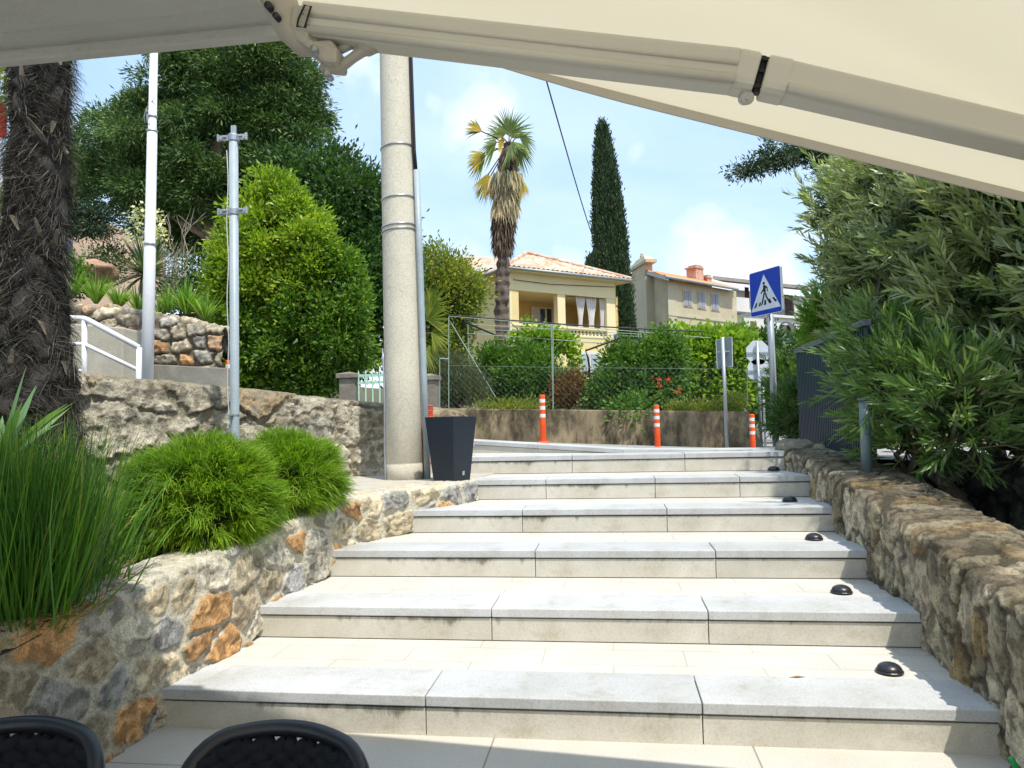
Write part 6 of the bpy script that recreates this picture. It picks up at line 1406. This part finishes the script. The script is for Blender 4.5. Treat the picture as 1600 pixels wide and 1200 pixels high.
def frond(px, py, dx, dy, dz, R, lst, droop=0, arc=2.5, n=26, dY=0.):
    p = PY(px, py, YW+dY); b.tube([top, (top+p)/2+np.array([0, 0, .08]), p], .018, 5); lst.append((p, np.array([dx, dy, dz]), np.array([0, -1, .1]), R, n, arc, .1, droop))
frond(796, 208, .05, -.1, 1, .92, G_, arc=3.0, n=36, dY=.1); frond(800, 215, .5, .2, 1, .75, G_, dY=.5); frond(785, 214, -.5, .1, .8, .7, G_, dY=.4)
frond(812, 212, 1, -.2, .35, .55, G_, droop=.7, dY=-.2); frond(775, 222, -.9, -.3, .2, .6, G_, droop=.7); frond(800, 222, .2, -1, -.1, .6, G_, droop=.9, dY=-.4); frond(808, 225, .8, -.2, -.5, .55, G_, droop=.9)
frond(752, 205, -1, -.1, .5, .55, G_, arc=1.5); frond(788, 218, -.3, -1, .1, .5, Ypt, droop=.6, arc=1.4, dY=-.5); frond(752, 205, -1, -.25, .62, .62, Ypt, arc=.9, n=12)
frond(756, 240, -1, -.2, -.15, .56, Ypt, arc=1.7, droop=.25); frond(758, 243, -1, 0, -.5, .6, G_, arc=1.4, droop=.4); frond(763, 272, -.55, -.2, -.9, .6, Ypt, arc=1.4, droop=.2); frond(766, 276, -.7, 0, -.9, .6, G_, arc=.8, droop=.3)
frond(810, 272, .25, -.3, -1, .62, Ypt, arc=.9, droop=.3)
b.build('leaf_stalks', m_ptr, t, smooth=True)
for f_ in G_: fanmesh('green_frond', [f_], .045, lm_pg, t, .3)
for f_ in Ypt: fanmesh('yellow_frond', [f_], .05, lm_py, t, .3)

# tall cypress and its small far neighbour
def cypress(label, base, top, prof, ncl, mat=lm_cyp, L=.2, W=.07):
    t = thing('cypress_tree', base, label, 'tree'); H = top[2]-base[2]; MB().tube([base, base+(top-base)*.9], [.22, .04], 8).build('trunk', m_bark, t)
    q = rs.rand(ncl)**.85; a = rs.rand(ncl)*2*math.pi; r = np.interp(q, prof[0], prof[1])*(1+.16*fbm(np.stack([np.cos(a)*2, np.sin(a)*2, q*14], -1), 3, 4))*(.72+.3*rs.rand(ncl)**.6)
    pos = np.array(base)+np.outer(q, (top-base))+np.stack([np.cos(a)*r, np.sin(a)*r, 0*a], 1); per = 9
    pos = np.repeat(pos, per, 0)+rs.normal(size=(ncl*per, 3))*[.10, .10, .2]*(L/.2); ax = np.repeat(np.stack([np.cos(a)*.35, np.sin(a)*.35, np.ones(ncl)], 1), per, 0)+rs.normal(size=(ncl*per, 3))*.28
    leaves('crown', pos, ax, L*(.7+.6*rs.rand(len(pos))), W, mat, t, bend=-.05); return t
cypress('tall narrow dark cypress rising behind the yellow house roof', PY(966, 560, 38), PY(941, 203, 38), ([0, .1, .3, .55, .75, .88, .96, 1], [.90, .88, .82, .70, .50, .32, .16, .03]), 7500)
cypress('tiny distant cypress tip left of the tall cypress', PY(923, 470, 70), PY(922.5, 406, 70), ([0, .5, 1], [.6, .45, .05]), 500, L=.3, W=.1)

# garden behind the stained wall
shrub('garden_shrub', 'dense dark green shrub under the tall palm, left of the middle bollard', 'shrub', [(805, 582, 42, 34), (790, 603, 36, 30), (838, 595, 25, 34), (772, 568, 16, 20), (815, 622, 45, 16), (846, 572, 12, 16)], 16.0, 1900, 12, .11, .10, .045, lm_mid, trunk=True, base=1.3, inner=.55, clump=(110, .2), core=.2)
shrub('rosemary_shrub', 'grey green feathery shrub in front of the small tree beside the wall end', 'shrub', [(715, 600, 32, 32), (705, 575, 22, 18), (735, 610, 25, 26), (700, 625, 20, 14)], 14.8, 900, 12, .09, .11, .014, lm_rose, base=1.3, upb=1.2, outb=.3)
shrub('mixed_shrub', 'reddish brown shrub between the palm shrub and the big garden bush', 'shrub', [(888, 612, 22, 24), (905, 600, 16, 18), (878, 628, 14, 12)], 15.4, 420, 11, .08, .07, .025, lm_red, base=1.3)
rosette('agave_plant', 'blue grey spiky agave beside the dark garden shrub', 'plant', PY(872, 600, 15.6), 60, .5, .04, lm_yuc, .2, 1.4)
shrub('garden_bush', 'big green bush right of the house window with foliage hanging over the wall', 'shrub', [(958, 618, 24, 18), (988, 582, 32, 28), (975, 612, 42, 28), (1030, 585, 28, 30), (932, 634, 20, 6), (972, 562, 10, 10), (1010, 622, 38, 20), (1030, 548, 20, 16), (985, 640, 22, 10, -.9)], 15.2, 2900, 12, .11, .09, .045, lm_mid, tr=.06, base=1.3, inner=.5, clump=(170, .2), core=.2)
shrub('vine_bush', 'bright yellow green leafy vine bush below the old beige house', 'shrub', [(1090, 552, 34, 18), (1130, 560, 30, 22), (1070, 568, 28, 28), (1110, 590, 42, 30), (1148, 545, 18, 16), (1085, 618, 30, 22), (1145, 605, 20, 26), (1062, 538, 14, 10), (1160, 575, 10, 20)], 16.5, 3000, 12, .13, .11, .085, lm_vine, tr=.06, base=1.3, inner=.5, clump=(150, .22), core=.2)
b = None
shrub('pergola_vine', 'bright grape vine trailing over the thin pergola before the house terrace', 'vine', [(845, 524, 28, 6), (880, 538, 22, 10), (898, 556, 10, 8), (835, 545, 20, 8), (860, 532, 34, 7), (895, 578, 5, 12), (822, 505, 3, 10), (815, 530, 16, 7)], 17.0, 380, 8, .07, .10, .08, lm_vine, trunk=False, base=1.5)
shrub('dark_bush', 'shadowy dark bush behind the backs of the round road signs', 'shrub', [(1215, 610, 22, 45), (1180, 590, 14, 60), (1200, 560, 25, 40), (1200, 640, 20, 16, 2)], 17.5, 900, 12, .12, .10, .05, lm_dark, base=.8)
fl = thing('trumpet_flower_plant', PY(1040, 600, 14.6), 'red trumpet flowers on the bush above the stained wall', 'flowers')
m_pet = leafmat('red_petals', (.50, .05, .04), (.60, .12, .06), trans=.3)
for bq in blob_px([(1030, 604, 5, 3), (1024, 590, 6, 4), (1060, 612, 4, 3), (1042, 592, 5, 3)], 14.4): crown('flower_cluster', [bq], 3, 6, .02, .045, .03, m_pet, fl)
shrub('verge_plant', 'low yellow green plants along the top of the stained wall below the vine bush', 'plant', [(1090, 637, 50, 6), (1145, 632, 22, 12), (1060, 638, 20, 5), (800, 636, 60, 6)], 14.35, 420, 10, .06, .07, .02, lm_yel, trunk=False, base=1.4, upb=1)
# oleanders between the signs and the fence
def twigs(t, P0, D, nleaf, Ls, tl, Lw, matl, stemr=.003, whorl=3):
    """leafy shoots: a thin stem with lance shaped leaves around it"""
    n = len(P0); D = D/np.linalg.norm(D, axis=1, keepdims=True); b_pos, b_ax, b_L = [], [], []
    k = np.arange(nleaf); tt = .15+.85*k/(nleaf-1)
    a0 = rs.rand(n)*6.28; e1 = np.cross(D, rdir(n)); e1 /= np.linalg.norm(e1, axis=1, keepdims=True); e2 = np.cross(D, e1)
    bendv = rs.normal(size=(n, 3))*.18+np.array([0, 0, .02])
    for i in range(nleaf):
        s = tt[i]; p = P0+D*tl[:, None]*s+bendv*tl[:, None]*s*s; a = a0+i*2.4; rad = e1*np.cos(a)[:, None]+e2*np.sin(a)[:, None]
        ax = rad*(.75-.4*s)+D*(.65+.55*s)+bendv*.6; b_pos.append(p); b_ax.append(ax); b_L.append(Ls*(.75+.4*rs.rand(n))*(1-.3*abs(s-.55)))
    leaves('leaves', np.concatenate(b_pos), np.concatenate(b_ax), np.concatenate(b_L), np.concatenate(b_L)*Lw, matl, t, lens=True, bend=.14)
    stp = []
    side = rdir(n); blades('shoots', P0, D*tl[:, None], tl, stemr*2.5, 0.12, m_twig, t, seg=3, side=side)
m_twig = pmat('green_brown_twig', (.13, .14, .06), (.20, .17, .09), 10, .8, 0)
def oleander(name, label, blobs, n, nleaf, Ls, tl, mat, base, group=None, Lw=.17, inner=.45, outb=1.1, upb=.5, wt=None, stem=True):
    t = thing(name, base, label, 'shrub', group); C = np.array([q[0] for q in blobs]); Rr = np.array([q[1] for q in blobs]); w_ = (Rr[:, 0]*Rr[:, 2]+Rr[:, 1]*Rr[:, 2]+Rr[:, 0]*Rr[:, 1]); w_ /= w_.sum()
    idx = rs.choice(len(blobs), n, p=w_); d = rdir(n); rad = inner+(1-inner)*rs.rand(n)**.7; P0 = C[idx]+d*Rr[idx]*(rad*(1+.2*fbm(d*2+C[idx], 3, 3)))[:, None]
    D = d*outb+np.array([0, 0, upb])+rs.normal(size=(n, 3))*.4
    twigs(t, P0, D, nleaf, Ls, tl*(.6+.8*rs.rand(n)), Lw, mat)
    if stem:
        b = MB()
        for k, q in enumerate(C): limb(b, np.array(base)+[rs.normal()*.1, rs.normal()*.1, 0], q, .028, .01, seed=k, wob=.12)
        b.build('stem', m_bark, t, smooth=True)
    return t
ob = blob_px([(1226, 662, 12, 24), (1240, 640, 14, 34), (1243, 690, 10, 12)], 9.3)
oleander('oleander_bush', 'low oleander bush at the far end of the metal fence, touching the sign pole', ob, 300, 12, .10, .16, lm_ole, (2.3, 9.3, .8))
ob = blob_px([(1224, 592, 12, 28), (1244, 610, 18, 40), (1220, 620, 8, 30), (1250, 552, 8, 14), (1266, 570, 16, 34)], 11.2)
oleander('tall_oleander', 'tall oleander behind the crossing sign pole in front of the white house', ob, 480, 12, .12, .2, lm_ole, (2.9, 11.2, .75), group='oleanders beyond the fence')
ob = blob_px([(1292, 490, 22, 22), (1322, 500, 30, 30), (1275, 520, 8, 14), (1300, 522, 26, 16)], 9.0)
oleander('young_oleander', 'fresh light green oleander tips above the far top corner of the metal fence', ob, 420, 12, .12, .2, lm_iris, (2.6, 8.9, .8))
# the big hedge bush on the right: grey green lance leaves, dense to the inside
lm_hedge = leafmat('hedge_leaves', (.15, .21, .09), (.31, .37, .19), c3=(.50, .54, .31), trans=.33, rough=.36, spec=.55)
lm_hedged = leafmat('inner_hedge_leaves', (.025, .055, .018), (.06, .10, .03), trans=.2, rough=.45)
hb = []
for y, x, r, zlo, zhi in ((8.3, 2.85, .62, 1.3, 4.0), (7.5, 2.85, .66, 1.2, 4.1), (6.7, 2.80, .66, 1.15, 4.0), (5.9, 2.85, .72, 1.1, 3.9), (5.1, 2.92, .72, 1.05, 3.7), (4.3, 3.0, .72, 1.1, 3.5), (3.5, 3.1, .7, 1.1, 3.2)):
    for z in np.arange(zlo+.3, zhi-.2, .62): hb.append((np.array([x+((.16+.08*(z < 2.6)) if y > 6.2 else .06)+rs.uniform(-.12, .12)-.05*(z-2), y+rs.uniform(-.1, .1), z]), np.array([r, .55, .45])))
hedge = oleander('hedge_bush', 'huge dense bush of grey green lance shaped leaves overhanging the right wall and fence', hb, 4400, 14, .118, .26, lm_hedge, (3.0, 5.5, .35), inner=.72, outb=.85, upb=.75, Lw=.21)
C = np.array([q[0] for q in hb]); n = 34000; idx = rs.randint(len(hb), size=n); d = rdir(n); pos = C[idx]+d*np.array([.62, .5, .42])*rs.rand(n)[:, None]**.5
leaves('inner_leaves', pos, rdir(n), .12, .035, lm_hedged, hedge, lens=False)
lm_ole2 = leafmat('spilling_leaves', (.07, .15, .04), (.17, .27, .08), c3=(.30, .38, .15), trans=.33, rough=.38)
ob = [(PX(1400, 640, 1.95), np.array([.22, .3, .2])), (PX(1440, 700, 2.0), np.array([.2, .25, .15])), (PX(1390, 560, 1.95), np.array([.18, .3, .2])), (PX(1500, 640, 2.05), np.array([.2, .3, .3])), (PX(1350, 600, 1.88), np.array([.12, .2, .15])), (PX(1342, 540, 1.9), np.array([.10, .2, .10])), (PX(1375, 520, 1.95), np.array([.15, .2, .15])), (PX(1420, 600, 1.95), np.array([.2, .3, .2]))]
oleander('overhanging_oleander', 'darker green shoots spilling over the near end of the metal fence', ob, 480, 14, .11, .22, lm_ole2, (2.3, 5.4, .4), stem=True)
# dark conifer behind the hedge
bl = blob_px([(1295, 250, 18, 28), (1312, 330, 16, 40), (1305, 420, 10, 40), (1260, 238, 22, 8), (1215, 250, 26, 9, -.2), (1175, 262, 22, 7, -.3), (1240, 232, 12, 10), (1150, 272, 12, 4, -.3), (1200, 235, 7, 12), (1345, 250, 50, 60), (1360, 350, 50, 60), (1300, 480, 6, 26)], 12.5)
t = thing('dark_conifer', PY(1330, 660, 12.5), 'dark conifer behind the hedge reaching one drooping branch into the sky', 'tree')
b = MB(); limb(b, PY(1335, 660, 12.5), PY(1320, 200, 12.5), .2, .08); b.tube([PY(1310, 235, 12.5), PY(1260, 232, 12.4), PY(1215, 248, 12.3), PY(1150, 272, 12.2), PY(1137, 276, 12.2)], [.05, .035, .022, .010, .004], 7); b.build('trunk', m_bark, t, smooth=True)
crown('crown', bl, 2300, 13, .075, .09, .022, lm_cyp, t, inner=.2, outb=.5, upb=-.2, flat=.8, jag=.4)
# leafy bits at the left edge behind the palm and weeds on the grey wall
shrub('edge_tree', 'yellow green leaves behind the furry palm trunk at the left edge', 'tree', [(-10, 130, 22, 40), (-30, 400, 40, 60), (-5, 330, 12, 30)], 9.0, 260, 12, .09, .09, .045, lm_yel, trunk=False, base=1.3)
